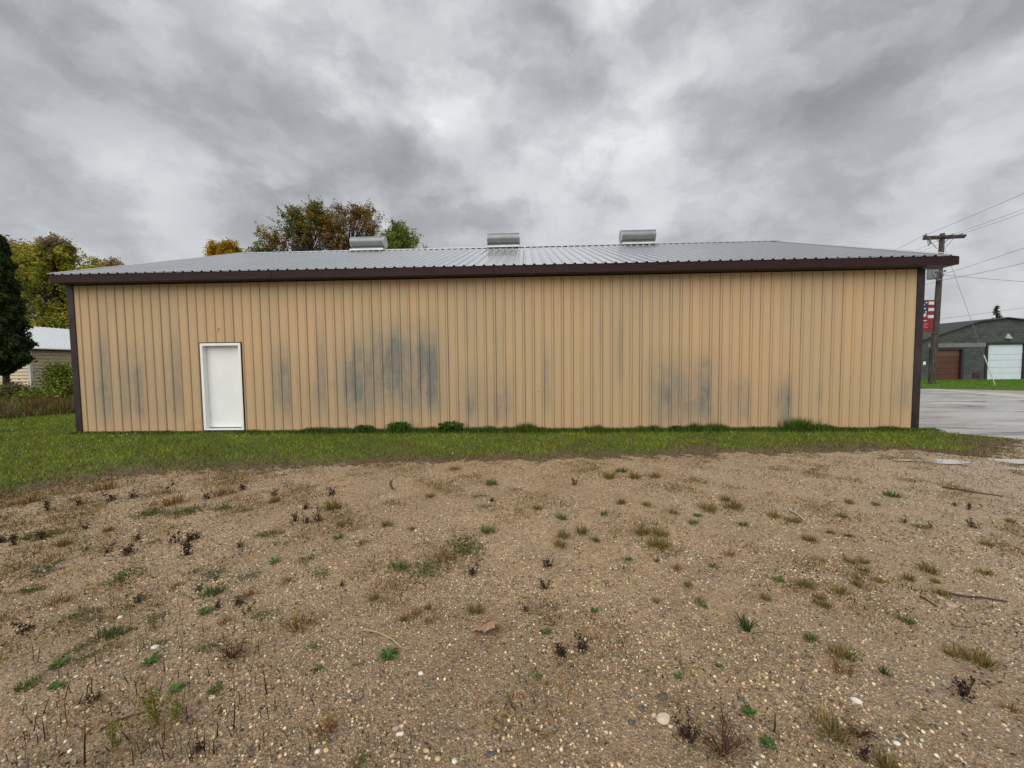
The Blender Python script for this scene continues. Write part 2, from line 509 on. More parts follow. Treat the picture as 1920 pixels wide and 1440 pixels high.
# ------------------------------------------------------------------ ground
def hz(x, y):
    x, y = np.asarray(x, float), np.asarray(y, float)
    k = np.clip((-y - 0.6) / 1.5, 0, 1) * np.clip((26 - x) / 3, 0, 1) * np.clip((x + 6) / 3, 0, 1)
    w = .011 * np.sin(1.9 * x + .7 * y + 1) + .009 * np.sin(2.7 * y - .9 * x) + .006 * np.sin(4.3 * x + 3.1 * y + 2) + .004 * np.sin(6.1 * x - 5.3 * y)
    return w * k


def grid(xs, ys, keep=None, dz=0.0, curve=True):
    XX, YY = np.meshgrid(xs, ys, indexing='ij')
    ZZ = (hz(XX, YY) if curve else 0 * XX) + dz
    V = np.stack([XX, YY, ZZ], -1).reshape(-1, 3)
    nx, ny = len(xs), len(ys)
    i, j = np.meshgrid(np.arange(nx - 1), np.arange(ny - 1), indexing='ij')
    a = (i * ny + j).ravel()
    F = np.stack([a, a + ny, a + ny + 1, a + 1], -1)
    if keep is not None:
        c = V[F].mean(1)
        F = F[keep(c[:, 0], c[:, 1])]
        us, inv = np.unique(F, return_inverse=True)
        V, F = V[us], inv.reshape(F.shape)
    return V, F


def inpoly(x, y, P):
    P = np.asarray(P)
    r = np.zeros(len(x), bool)
    j = len(P) - 1
    for i in range(len(P)):
        xi, yi = P[i]
        xj, yj = P[j]
        if yi != yj:
            c = ((yi > y) != (yj > y)) & (x < (xj - xi) * (y - yi) / (yj - yi) + xi)
            r ^= c
        j = i
    return r


def pdist(x, y, P):
    d = np.full(len(x), 1e9)
    for (ax, ay_), (bx, by) in zip(P[:-1], P[1:]):
        ux, uy = bx - ax, by - ay_
        t = np.clip(((x - ax) * ux + (y - ay_) * uy) / (ux * ux + uy * uy), 0, 1)
        d = np.minimum(d, np.hypot(x - ax - t * ux, y - ay_ - t * uy))
    return d


def lump(x, y, s=1.0, seed=0.0):
    """smooth pseudo-noise in about -1..1"""
    return (np.sin(1.7 * s * x + 2.3 * s * y + seed) + np.sin(3.1 * s * x - 1.9 * s * y + 1.3 + seed * 2) + .7 * np.sin(5.3 * s * x + 4.7 * s * y + .4 + seed) + .5 * np.sin(9.1 * s * y - 7.3 * s * x + seed)) / 2.6


FRONT = [(-40, -13), (-10, -11), (0, -8), (3.2, -6.3), (4.5, -5.0), (4.6, -4.2), (4.95, -3.6), (6.3, -3.36), (8.5, -3.05), (9.8, -2.85), (11.1, -2.85),
         (13, -2.55), (15.3, -2.28), (17.2, -2.08), (17.9, -2.15), (18.3, -2.75), (19.2, -2.3), (19.8, -1.85), (20.9, -1.25)]
LAWN = FRONT + [(20.6, -.95), (20.25, -.5), (20.06, -.1), (20.06, .04), (-.27, .04), (-.27, 9), (-4.0, 7), (-5.1, 3.8), (-6, 2.5), (-7.6, 1.0), (-20, -1.5), (-40, -3)]
ROAD = [(20.06, .04), (20.25, -.5), (20.6, -.95), (20.9, -1.25), (22.5, -1.6), (27, -2.2), (60, -5), (60, 1.2), (38, 2.0), (33, 4.2), (31.0, 7.0), (32.0, 10.6), (32.75, 12.6), (33.1, 13.5), (33.3, 60), (20.06, 60)]

tag(mk('ground', *grid(np.linspace(-700, 700, 15), np.linspace(-700, 700, 15), dz=-.05, curve=False), M_FIELD), kind='structure')
xs = np.concatenate([np.linspace(-60, -4, 8), np.arange(-2, 24.01, .14), np.linspace(27, 60, 7)])
ys = np.concatenate([np.linspace(-60, -14, 8), np.arange(-10, .06, .14)])
tag(mk('gravel_lot', *grid(xs, ys), M_GRAVEL, smooth=True), kind='structure')
xs = np.concatenate([np.linspace(-40, -13, 20), np.arange(-12, 21.2, .08)])
ys = np.concatenate([np.arange(-13, -7, .2), np.arange(-7, .4, .07), np.arange(.45, 9, .25)])
V, F = grid(xs, ys, lambda x, y: inpoly(x, y + .13 * lump(x, y, 2.2) + .13 * lump(x, y, 6.1, 2.0) + .10 * lump(x, y, 15, 1.0), LAWN), dz=.006)
tag(mk('lawn', V, F, M_SOIL, smooth=True, attrs={'worn': np.clip(1.25 - pdist(V[:, 0], V[:, 1], FRONT) / (.50 + .3 * lump(V[:, 0], V[:, 1], 1.2, 3.0)).clip(.1), 0, 1)}), kind='structure')


def sheet(name, poly, z, m, kind='structure'):
    n = len(poly)
    mb = MB().add([(x, y, z) for x, y in poly], [tuple(range(n))])
    me = bpy.data.meshes.new(name)
    me.from_pydata(mb.v, [], mb.f)
    me.update()
    return tag(link(name, me, None, m), kind=kind)


sheet('road', ROAD, .012, M_ROAD)
# street
sheet('driveway', [(33.1, 13.3), (32.75, 12.6), (32.0, 10.6), (33.5, 8.6), (60, 3), (60, 5.5), (36.1, 10.75), (34.8, 11.9)], .016, M_DRIVE)
GUT = [(32.75, 12.7), (32.0, 10.6), (31.0, 7.0), (33, 4.2), (38, 2.0), (60, 1.2), (60, 2.4), (38.4, 3.1), (34.2, 5.0), (32.9, 7.2), (33.0, 10.0), (33.1, 12.4)]
g = MB().add([(x, y, .03) for x, y in GUT] + [(x, y, -.02) for x, y in GUT], [tuple(range(12))] + [(i, i + 12, (i + 1) % 12 + 12, (i + 1) % 12) for i in range(12)])
tag(g.build('gutter_apron', M_CONC), kind='structure')
VERGE = [(33.15, 13.6), (34.8, 12.05), (36.1, 10.85), (60, 5.6), (90, 5), (90, 60), (33.35, 60)]
vg = MB().add([(x, y, .035 + (0.10 if y > 20 else 0)) for x, y in VERGE], [tuple(range(7))])
vo = sheet('verge', VERGE, .03, M_VERGE)

# puddles on the silt by the street end
for k, (cx, cy, rx, ry) in enumerate(((18.0, -2.95, .95, .20), (19.9, -3.5, 1.9, .36), (22.6, -3.0, 1.4, .6), (18.9, -4.05, .7, .10), (20.6, -2.75, .8, .14), (20.4, -4.5, .6, .12))):
    P = [(cx + rx * math.cos(t) * (1 + .22 * math.sin(3 * t + k) + .12 * math.sin(7 * t)), cy + ry * math.sin(t) * (1 + .25 * math.cos(2 * t + k) + .15 * math.sin(5 * t))) for t in np.linspace(0, 2 * math.pi, 48, endpoint=False)]
    zp = float(max(hz(np.array([p[0] for p in P]), np.array([p[1] for p in P])).mean(), 0)) + .012
    sheet('puddle', P, zp, M_WATER)

# ------------------------------------------------------------------ the long metal building
S = .2286
ZB, ZT = -.06, 3.652
RIDGE_Y, RIDGE_Z = 5.80, 6.06
EAVE_Y, EAVE_Z = -.33, 3.85
SLOPE = (RIDGE_Z - EAVE_Z) / (RIDGE_Y - EAVE_Y)
BACK = 2 * RIDGE_Y
XL, XR = -.274, 20.03
bld = thing('metal_building', 'long low tan corrugated metal building with grey metal roof and brown trim', 'building')

dl, dr = aty(380, 725, 0)[0], aty(455.5, 725, 0)[0]
dzb, dzt = .06, 2.20
TR = .022
# worn streaks, as (left, right, top, bottom) in photograph pixels and strength
ST = [(184, 206, 590, 800, .45), (186, 204, 690, 790, .35), (226, 246, 640, 792, .30), (250, 270, 640, 795, .42), (252, 268, 710, 790, .25), (322, 340, 610, 786, .40), (323, 339, 690, 786, .30), (308, 322, 650, 780, .25), (175, 186, 690, 790, .2),
      (512, 528, 640, 775, .40), (529, 544, 630, 792, .55), (543, 590, 712, 750, .16), (594, 609, 590, 792, .40), (586, 594, 700, 780, .28), (597, 606, 690, 740, .2), (613, 640, 700, 740, .2),
      (662, 680, 615, 768, .55), (664, 678, 690, 762, .35), (645, 663, 680, 768, .48), (640, 700, 640, 740, .12), (680, 697, 650, 735, .18), (697, 715, 612, 738, .36), (715, 733, 610, 742, .58), (718, 730, 640, 700, .2),
      (734, 750, 592, 745, .72), (736, 748, 625, 690, .3), (752, 768, 615, 720, .28), (768, 786, 615, 690, .22), (784, 801, 590, 755, .55), (801, 819, 610, 768, .72), (801, 818, 660, 760, .35), (790, 800, 640, 690, .3),
      (876, 892, 700, 790, .30), (876, 892, 738, 784, .50), (926, 941, 730, 790, .42), (941, 958, 700, 790, .30), (1016, 1030, 640, 775, .28), (1120, 1130, 560, 700, .12), (1155, 1168, 560, 725, .22), (868, 880, 560, 650, .12), (925, 945, 560, 700, .16),
      (1238, 1258, 690, 765, .48), (1243, 1256, 715, 758, .3), (1258, 1275, 705, 758, .34), (1276, 1294, 705, 762, .34), (1294, 1312, 715, 778, .32), (1314, 1332, 690, 790, .62), (1315, 1330, 674, 692, .45), (1376, 1388, 700, 780, .28), (1388, 1406, 700, 788, .34),
      (1450, 1462, 715, 786, .30), (1464, 1482, 700, 795, .46), (1532, 1541, 720, 760, .22), (1680, 1692, 690, 772, .26), (1694, 1706, 700, 770, .34), (200, 215, 560, 600, .1), (640, 700, 625, 790, .44), (690, 770, 590, 780, .44), (760, 826, 585, 785, .40), (1225, 1340, 650, 800, .38), (1360, 1410, 690, 800, .2), (1440, 1490, 690, 800, .2), (865, 960, 670, 800, .24), (160, 345, 640, 800, .17), (500, 615, 650, 795, .18), (1670, 1712, 640, 790, .12)]
STW = []
for x0, x1, y0, y1, s in ST:
    ym = (y0 + y1) / 2
    STW.append((aty(x0, ym, 0)[0], aty(x1, ym, 0)[0], aty((x0 + x1) / 2, y1, 0)[2], aty((x0 + x1) / 2, y0, 0)[2], s))


def stain_at(x, z):
    s = np.zeros_like(x)
    for x0, x1, z0, z1, a in STW:
        c, h = (x0 + x1) / 2, max((x1 - x0) / 2, .06)
        fx = np.clip(1.7 - np.abs(x - c) / h, 0, 1) ** 1.3 * .95 + .05 * (np.abs(x - c) < 2 * h)
        soft = .45 * (z1 - z0)
        fz = np.clip((z - z0) / (soft * .6) + .35, 0, 1) * np.clip((z1 - z) / soft + .15, 0, 1)
        s = np.maximum(s, a * fx * fz) + .25 * np.minimum(s, a * fx * fz)
    # a wiped arch: concentric bands left by a sweeping brush
    for pc, py_, pr, a in ((735, 770, 84, .62), (1288, 800, 62, .40)):
        c, z0_ = aty(pc, py_, 0)[0], aty(pc, py_, 0)[2]
        R_ = aty(pc + pr, py_, 0)[0] - c
        r = np.hypot((x - c), (z - z0_) * .62) / R_
        ang = np.clip((z - z0_) / .15 + .6, 0, 1)
        s = np.maximum(s, a * np.exp(-((r - .86) / .20) ** 2) * ang * (.75 + .25 * np.sin(26 * r)))
    return s


PROF = [(-.1143, 0, 0), (-.078, 0, .0), (-.0355, 0, .03), (-.031, 0, .9), (-.024, -.0065, .12), (-.012, -.019, .0), (.012, -.019, .0), (.024, -.0065, .2), (.031, 0, 1.0), (.0355, 0, .04), (.078, 0, 0)]  # third value darkens rib edges: painted crease shade plus dirt


def panel_cols(i0, i1, xa, xb):
    c = []
    for i in range(i0, i1 + 1):
        for dx, y, d in PROF:
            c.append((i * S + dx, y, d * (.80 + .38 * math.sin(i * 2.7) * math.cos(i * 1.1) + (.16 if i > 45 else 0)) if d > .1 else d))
    c.append((i1 * S + .1143, 0, 0))
    return [q for q in c if xa <= q[0] <= xb]


zr = np.linspace(ZB, ZT, 19)
k = 0
i = 0
while i <= 86:
    j = min(i + 3, 86)
    xa, xb = i * S - .1144, j * S + .1144
    cols = panel_cols(i, j, xa, xb)
    if j == 86:
        cols.append((19.895, 0, 0))
    for e in (dl - TR, dr + TR):
        if xa < e < xb:
            cols = [q for q in cols if abs(q[0] - e) > .012] + [(e, 0, 0), ]
            cols.sort()
    V, F, sa, da = [], [], [], []
    for ci in range(len(cols) - 1):
        xm = (cols[ci][0] + cols[ci + 1][0]) / 2
        zs = zr if not (dl - TR < xm < dr + TR) else np.linspace(dzt + TR, ZT, 8)
        o = len(V)
        for q in (cols[ci], cols[ci + 1]):
            for z in zs:
                V.append((q[0], q[1], z))
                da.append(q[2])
        n = len(zs)
        F += [(o + r, o + n + r, o + n + r + 1, o + r + 1) for r in range(n - 1)]
    V = np.array(V)
    sa = stain_at(V[:, 0], V[:, 2])
    mk('wall_panel', V, np.array(F), M_WALL, bld, attrs={'stain': sa, 'rib_shade_dirt': np.array(da)})
    i += 4

# end and back walls (plain ribbed sheets, out of the photograph's sight)


def ribbed_wall(name, n, origin, du, up_fn):
    V, F = [], []
    cols = [(i * S + dx, y) for i in range(n) for dx, y, d in PROF]
    dv = (du[1], -du[0])
    for u, y in cols:
        bx, by = origin[0] + du[0] * u - dv[0] * y * -1, origin[1] + du[1] * u - dv[1] * y * -1
        V += [(bx, by, ZB), (bx, by, up_fn(bx, by))]
    F = [(2 * i, 2 * i + 2, 2 * i + 3, 2 * i + 1) for i in range(len(cols) - 1)]
    V = np.array(V)
    return mk(name, V, np.array(F), M_WALL, bld, attrs={'stain': np.zeros(len(V)), 'rib_shade_dirt': np.zeros(len(V))})


gz = lambda x, y: 3.62 + SLOPE * (RIDGE_Y - abs(y - RIDGE_Y)) + .02
ribbed_wall('end_wall', 50, (XR - .02, .12), (0, 1), gz)
ribbed_wall('end_wall', 50, (XL + .02, BACK - .12), (0, -1), gz)
ribbed_wall('back_wall', 88, (XR - .1, BACK), (-1, 0), lambda x, y: ZT)

# corner trims, soffit, fascia
for x0, x1 in ((XL, -.1145), (19.87, XR)):
    MB().prism([(x0, -.024), (x1, -.024), (x1, -.004), (x1, .16), (x0, .16)], 2, ZB, ZT - .003).build('corner_trim', M_CORNER, bld, bevel=.006)
for x0, x1 in ((XL, -.115), (19.87, XR)):
    MB().box(x0, x1, BACK - .16, BACK + .024, ZB, ZT - .003).build('corner_trim', M_CORNER, bld)
RL, RR = XL - .04, XR + .40
MB().box(RL, RR, -.289, .14, ZT + .018, ZT + .04).build('soffit', M_BLACK, bld)  # near-black colour deepens the shade under the front eave
bo = [RL, 5.12, 10.3, 15.4, RR]
for a, c in zip(bo[:-1], bo[1:]):
    MB().prism([(-.315, ZT + .012), (-.290, ZT + .012), (-.290, EAVE_Z + .004), (-.315, EAVE_Z - .002)], 0, a + .002, c - .002).build('fascia_board', M_BROWN, bld, bevel=.004)
MB().box(RL, RR, BACK + .29, BACK + .315, ZT - .012, EAVE_Z - .002).build('fascia_board', M_BROWN, bld)
MB().box(RL, RR, BACK - .14, BACK + .289, ZT, ZT + .02).build('soffit', M_BROWN, bld)
MB().box(RL + .01, RR - .01, -.268, -.255, EAVE_Z - .02, EAVE_Z + .018).build('rib_closure', M_BLACK, bld)
# brown boards up both gable ends, under the roof edge
for x0, x1 in ((RL - .02, RL + .004), (RR - .004, RR + .02)):
    for sgn in (1, -1):
        pts = [(EAVE_Y + .03, EAVE_Z - .17), (RIDGE_Y, RIDGE_Z - .17), (RIDGE_Y, RIDGE_Z - .012), (EAVE_Y + .03, EAVE_Z - .012)]
        if sgn < 0:
            pts = [(2 * RIDGE_Y - y, z) for y, z in pts]
        MB().prism(pts, 0, x0, x1).build('rake_board', M_BROWN, bld)
for x0, x1 in ((RL + .005, XL), (XR, RR - .005)):
    MB().prism([(-.28, ZT + .021), (RIDGE_Y, RIDGE_Z - .15), (2 * RIDGE_Y + .28, ZT + .021), (2 * RIDGE_Y + .28, ZT + .032), (RIDGE_Y, RIDGE_Z - .135), (-.28, ZT + .032)], 0, x0, x1).build('gable_soffit', M_BROWN, bld)

# roof sheets, one mesh per 4-rib sheet, shared
RP = [(-.1143, 0, 0), (-.046, 0, .1), (-.036, 0, .75), (-.014, .028, .25), (.014, .028, .1), (.036, 0, .8), (.046, 0, .1)]  # third value paints dark shaded sides along each rib


def roof_sheet(n):
    cols = [(i * S + dx, h, d) for i in range(n) for dx, h, d in RP] + [((n - 1) * S + .1143, 0, 0)]
    V, D = [], []
    for u, h, d in cols:
        for q in range(7):
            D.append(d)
            t = q / 6
            y, z = EAVE_Y + (RIDGE_Y - EAVE_Y) * t, EAVE_Z + (RIDGE_Z - EAVE_Z) * t
            sag = -.004 * math.sin(math.pi * t * 6) ** 2
            V.append((u, y - RIDGE_Y, z + h + sag))
    c = len(cols)
    F = [(i * 7 + q, (i + 1) * 7 + q, (i + 1) * 7 + q + 1, i * 7 + q + 1) for i in range(c - 1) for q in range(6)]
    return mesh('roof_panel', np.array(V), np.array(F), attrs={'rib_shade_dirt': np.array(D)})


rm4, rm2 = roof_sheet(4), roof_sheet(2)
nfull = int((RR - RL) / (4 * S))
x = RL
w_left = (RR - RL) - nfull * 4 * S
for side in (0, 1):
    for k in range(nfull + 1):
        me = rm4 if k < nfull else rm2
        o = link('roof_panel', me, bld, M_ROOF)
        x0 = RL + k * 4 * S
        if side == 0:
            o.location = (x0 + .1143, RIDGE_Y, .0015 * (k % 2))
        else:
            o.rotation_euler = (0, 0, math.pi)
            o.location = (x0 + (4 if k < nfull else 2) * S - .1143, RIDGE_Y, .0015 * (k % 2))
        if k == nfull:
            o.scale.x = w_left / (2 * S)
# ridge cap and rake edges
for sgn in (1, -1):
    a = [(RIDGE_Y, RIDGE_Z + .050), (RIDGE_Y - sgn * .16, RIDGE_Z - .16 * SLOPE + .040), (RIDGE_Y - sgn * .16, RIDGE_Z - .16 * SLOPE + .034), (RIDGE_Y, RIDGE_Z + .040)]
    MB().prism(a, 0, RL - .01, RR + .01).build('ridge_cap', M_ROOF, bld)
for x0, x1 in ((RL - .03, RL + .075), (RR - .075, RR + .03)):
    for sgn in (1, -1):
        pts = [(EAVE_Y - .01, EAVE_Z + .030), (RIDGE_Y, RIDGE_Z + .030), (RIDGE_Y, RIDGE_Z + .038), (EAVE_Y - .01, EAVE_Z + .038)]
        if sgn < 0:
            pts = [(2 * RIDGE_Y - y, z) for y, z in pts]
        MB().prism(pts, 0, x0, x1).build('rake_trim', M_CREAM, bld)

# ridge ventilators: a horizontal drum on a flared throat
for (pl, pr) in ((662, 722), (915, 974), (1164, 1226)):
    xa, xb = aty(pl, 462, RIDGE_Y)[0], aty(pr, 462, RIDGE_Y)[0]
    zc, R = RIDGE_Z + .315, .225
    vent = MB()
    n = 20
    ring = [(RIDGE_Y + R * math.sin(t), zc + R * math.cos(t)) for t in np.linspace(-2.75, 2.75, n)]
    o = len(vent.v)
    vent.add([(xa, y, z) for y, z in ring] + [(xb, y, z) for y, z in ring], [(q, q + n, q + n + 1, q + 1) for q in range(n - 1)])
    v = vent.build('roof_vent', M_GALV, bld, smooth=True)
    v['label'] = 'galvanised drum ventilator on the roof ridge'
    MB().prism([(RIDGE_Y - .26, RIDGE_Z - .06), (RIDGE_Y - .10, RIDGE_Z + .14), (RIDGE_Y + .10, RIDGE_Z + .14), (RIDGE_Y + .26, RIDGE_Z - .06)], 0, xa + .03, xb - .03).build('throat', M_GALV, v)
    MB().prism([(RIDGE_Y - .30, RIDGE_Z - .055), (RIDGE_Y - .27, RIDGE_Z + .02), (RIDGE_Y, RIDGE_Z + .08), (RIDGE_Y + .27, RIDGE_Z + .02), (RIDGE_Y + .30, RIDGE_Z - .055)], 0, xa - .02, xb + .02).build('flashing', M_ENDCAP, v)
    for xe, sg in ((xa, -1), (xb, 1)):
        disc = [(RIDGE_Y + (R + .012) * math.sin(t), zc + (R + .012) * math.cos(t)) for t in np.linspace(0, 2 * math.pi, 24, endpoint=False)]
        MB().prism(disc, 0, min(xe, xe + sg * .02), max(xe, xe + sg * .02)).build('end_cap', M_ENDCAP, v)

# the white door
fw, dd = .062, .105
door = MB().box(dl + fw, dr - fw, dd, dd + .045, dzb + .05, dzt - fw).build('door', M_WHITE, bld, bevel=.003)
for hz_ in (.35, 1.05, 1.78):
    MB().tube([(dl + fw + .006, dd - .012, dzb + hz_), (dl + fw + .006, dd - .012, dzb + hz_ + .10)], .009, 8).build('hinge', M_FRAME, door)
kx = dr - fw - .055
lk = MB().tube([(kx, dd - .018, dzb + .95), (kx, dd + .002, dzb + .95)], .016, 12).build('lock', M_STEEL, door)
fr = MB()
fr.box(dl, dl + fw, -.028, dd + .06, dzb, dzt)
fr.box(dr - fw, dr, -.028, dd + .06, dzb, dzt)
fr.box(dl + fw, dr - fw, -.028, dd + .06, dzt - fw, dzt)
fr.build('door_frame', M_FRAME, bld, bevel=.003)
MB().box(dl + fw, dr - fw, -.030, dd + .06, dzb, dzb + .030).build('door_sill', M_FRAME, bld, bevel=.003)
MB().box(dl + fw + .002, dr - fw - .002, dd - .02, dd - .001, dzb + .032, dzb + .050).build('door_sweep', M_BLACK, door)
t = MB()
t.box(dl - TR, dl - .001, -.022, .02, dzb - .02, dzt + TR)
t.box(dr + .001, dr + TR, -.022, .02, dzb - .02, dzt + TR)
t.box(dl - .001, dr + .001, -.022, .02, dzt + .001, dzt + TR)
t.build('door_trim', M_BROWN, bld)
for px, py in ((410, 617), (409, 622), (999, 747), (1010, 734)):
    p = aty(px, py, 0)
    s = .014 if px == 410 else .009
    MB().tube([(p[0], -.012, p[2]), (p[0], .004, p[2])], s, 8).build('bolt_head', M_BLACK, bld)

# ------------------------------------------------------------------ plants: numpy builders


def U(a, b, n):
    return rng.uniform(a, b, n)


def blade_mesh(P, H, Wd, col, lean=.45, seg=1, curl=.5, head=None):
    """blades of grass: P (n,3) roots, H heights, Wd widths, col (n,3)"""
    n = len(P)
    th = U(0, 2 * math.pi, n) if head is None else head
    dirx, diry = np.cos(th), np.sin(th)
    ph = U(0, 2 * math.pi, n)
    sx_, sy_ = np.cos(ph) * Wd / 2, np.sin(ph) * Wd / 2
    ln = np.abs(rng.normal(0, lean, n)) * H
    lv = []
    ts = [0, 1] if seg == 1 else ([0, .55, 1] if seg == 2 else [0, .35, .7, 1])
    for t in ts:
        off = ln * (t ** (1 + curl))
        z = H * t * (1 - .25 * np.minimum(ln / H, 1) * t)
        c = P + np.stack([dirx * off, diry * off, z], -1)
        if t == 1:
            lv.append(c[:, None])
        else:
            w = (1 - .35 * t)
            s = np.stack([sx_ * w, sy_ * w, 0 * w * sx_], -1)
            lv.append(np.stack([c - s, c + s], 1))
    V = np.concatenate(lv, 1)
    k = V.shape[1]
    tris = []
    for q in range(len(ts) - 2):
        a = 2 * q
        tris += [(a, a + 1, a + 3), (a, a + 3, a + 2)]
    a = 2 * (len(ts) - 2)
    tris.append((a, a + 1, a + 2))
    T = np.array(tris)
    F = (np.arange(n)[:, None, None] * k + T[None]).reshape(-1, 3)
    C = np.repeat(col, k, 0)
    return V.reshape(-1, 3), F, C


def leaf_mesh(P, size, col, asp=.55, up=.0, fold=.18):
    """kite-shaped leaves of two triangles each, in random attitudes"""
    n = len(P)
    d = rng.normal(0, 1, (n, 3))
    d[:, 2] = d[:, 2] * .7 + up
    d /= np.linalg.norm(d, axis=1)[:, None]
    r = rng.normal(0, 1, (n, 3))
    s = np.cross(d, r)
    s /= np.linalg.norm(s, axis=1)[:, None] + 1e-9
    nn = np.cross(s, d)
    L = np.asarray(size)[:, None] if np.ndim(size) else np.full((n, 1), size)
    a = P - d * L * .5
    c = P + d * L * .5
    mid = P - d * L * .05 + nn * L * fold
    b_, e = mid + s * L * asp * .5, mid - s * L * asp * .5
    V = np.stack([a, b_, c, e], 1).reshape(-1, 3)
    o = np.arange(n)[:, None] * 4
    F = np.concatenate([o + np.array([0, 1, 2]), o + np.array([0, 2, 3])], 1).reshape(-1, 3)
    return V, F, np.repeat(col, 4, 0)


def pal(colors, n, jit=.18, w=None):
    c = np.array(colors)[rng.choice(len(colors), n, p=w)]
    return np.clip(c * (1 + rng.normal(0, jit, (n, 1))) * (1 + rng.normal(0, jit * .35, (n, 3))), .003, .95)


def join(parts):
    V, F, C, o = [], [], [], 0
    for v, f, c in parts:
        V.append(v)
        F.append(f + o)
        C.append(c)
        o += len(v)
    return np.concatenate(V), np.concatenate(F), np.concatenate(C)


def tube_np(pts, rads, col, n=5):
    mb = MB().tube(pts, list(rads), n, cap=False)
    V = np.array(mb.v)
    f = np.array(mb.f)
    F = np.concatenate([f[:, [0, 1, 2]], f[:, [0, 2, 3]]])
    return V, F, np.tile(np.asarray(col, float), (len(V), 1))


# ------------------------------------------------------------------ lawn grass (uncountable)
G_GREEN = [(.165, .255, .014), (.125, .22, .013), (.20, .275, .018), (.25, .26, .026), (.09, .15, .011)]
G_DRY = [(.21, .13, .042), (.12, .075, .028), (.22, .16, .06), (.07, .046, .02), (.14, .12, .035)]


def scatter(n, x0, x1, y0, y1):
    return U(x0, x1, n), U(y0, y1, n)


def grass_patch(name, x, y, hmin, hmax, wid, greens=G_GREEN, dry=G_DRY, dryness=None, seg=1, lean=.5, mat=None):
    n = len(x)
    H = U(hmin, hmax, n)
    col = pal(greens, n, .2)
    patch = 1 + .22 * lump(x, y, .9, 2.0) + .16 * lump(x, y, 3.3, 1.0) + .22 * lump(x, y, 9.0, 1.0)
    col = col * patch[:, None]
    yl = np.clip(.5 + .8 * lump(x, y, 1.4, 5.0), 0, 1)[:, None] * .35
    col = col * (1 - yl) + col * np.array([1.45, 1.0, .9]) * yl
    if dryness is not None:
        isd = rng.random(n) < dryness
        col[isd] = pal(dry, int(isd.sum()), .25)
        H = H * (1 - .25 * np.clip(dryness, 0, 1))
    P = np.stack([x, y, hz(x, y) + .004], -1)
    V, F, C = blade_mesh(P, H, U(.6, 1.3, n) * wid, np.clip(col, .004, .9), lean, seg)
    return tag(mk(name, V, F, mat or M_GRASS, cols=C), kind='stuff')


x, y = scatter(380000, -9, 21, -7.5, 5)
ok = inpoly(x, y, LAWN) & ~((x > XL - .02) & (x < XR + .02) & (y > -.03))
x, y = x[ok], y[ok]
d = pdist(x, y, FRONT)
wb = .62 + .30 * lump(x, y, 1.2, 3.0) + .35 * np.clip((6.5 - x) / 3, 0, 1)
dry = np.clip(1.15 - d / np.maximum(wb, .08), 0, .96)
dry = np.maximum(dry, np.clip(.55 * lump(x, y, 1.1, 9.0) + .25 * lump(x, y, 4.2, 3.0) - .02, 0, .62) * np.clip(2.2 - d, .15, 1))
ok = rng.random(len(x)) > dry * .45
grass_patch('mown_grass', x[ok], y[ok], .02, .085, .014, dryness=dry[ok], lean=.75)
# ragged fringe straggling out over the gravel
x, y = scatter(200000, 3.2, 20.5, -7.4, -1)
d = pdist(x, y, FRONT)
out = ~inpoly(x, y, LAWN)
reach = .26 + .45 * np.clip((8.5 - x) / 4, 0, 1)
ok = out & (rng.random(len(x)) < .85 * np.exp(-d / reach) * np.clip(.25 + .9 * lump(x, y, 2.4, 1.7) + .4 * lump(x, y, 6.5, .7), 0, 1))
grass_patch('straggling_grass', x[ok], y[ok], .015, .06, .012, dryness=np.full(int(ok.sum()), .74), lean=1.0)
# longer unmown grass against the wall foot
n = 34000
x = U(XL, XR + .3, n)
tall = np.clip(.55 + .5 * lump(x, 0 * x, .9, 4.0) + .35 * lump(x, 0 * x, 2.7, 1.0), .42, 1.3) * np.clip((x - 2.5) / 4.5, .22, 1) * np.clip((20.6 - x) / 3, .25, 1)
y = -.03 - np.abs(rng.normal(0, .13, n))
ok = ~((x > dl - .05) & (x < dr + .05) & (rng.random(n) > .25))
H = (.045 + .16 * tall) * U(.5, 1.15, n)
P = np.stack([x, y, 0 * x], -1)[ok]
V, F, C = blade_mesh(P, H[ok], U(.006, .012, int(ok.sum())), pal([(.055, .105, .013), (.075, .13, .016), (.10, .145, .022), (.04, .08, .012)], int(ok.sum()), .25), .45, 2)
tag(mk('long_grass', V, F, M_GRASS, cols=C), kind='stuff')
# white clover heads in the lawn
n = 150
x, y = scatter(900, -5, 16, -4.4, 1.5)
ok = inpoly(x, y, LAWN) & (pdist(x, y, FRONT) > .35) & (lump(x, y, 1.3, 6.0) > .45) & ((y < -.2) | (x < -.5))
x, y = x[ok][:n], y[ok][:n]
V, F, C = leaf_mesh(np.stack([x, y, hz(x, y) + .055], -1), .03, pal([(.75, .75, .68), (.6, .62, .5)], len(x), .1), .9)
tag(mk('clover_heads', V, F, M_LEAF, cols=C), kind='stuff')
# far verge across the street
x, y = scatter(60000, 33, 58, 9, 22)
ok = inpoly(x, y, VERGE)
x, y = x[ok], y[ok]
V, F, C = blade_mesh(np.stack([x, y, 0 * x + .03], -1), U(.03, .08, len(x)), U(.015, .03, len(x)), pal([(.10, .20, .018), (.085, .17, .016), (.13, .22, .025)], len(x), .2), .6)
tag(mk('verge_grass', V, F, M_GRASS, cols=C), kind='stuff')

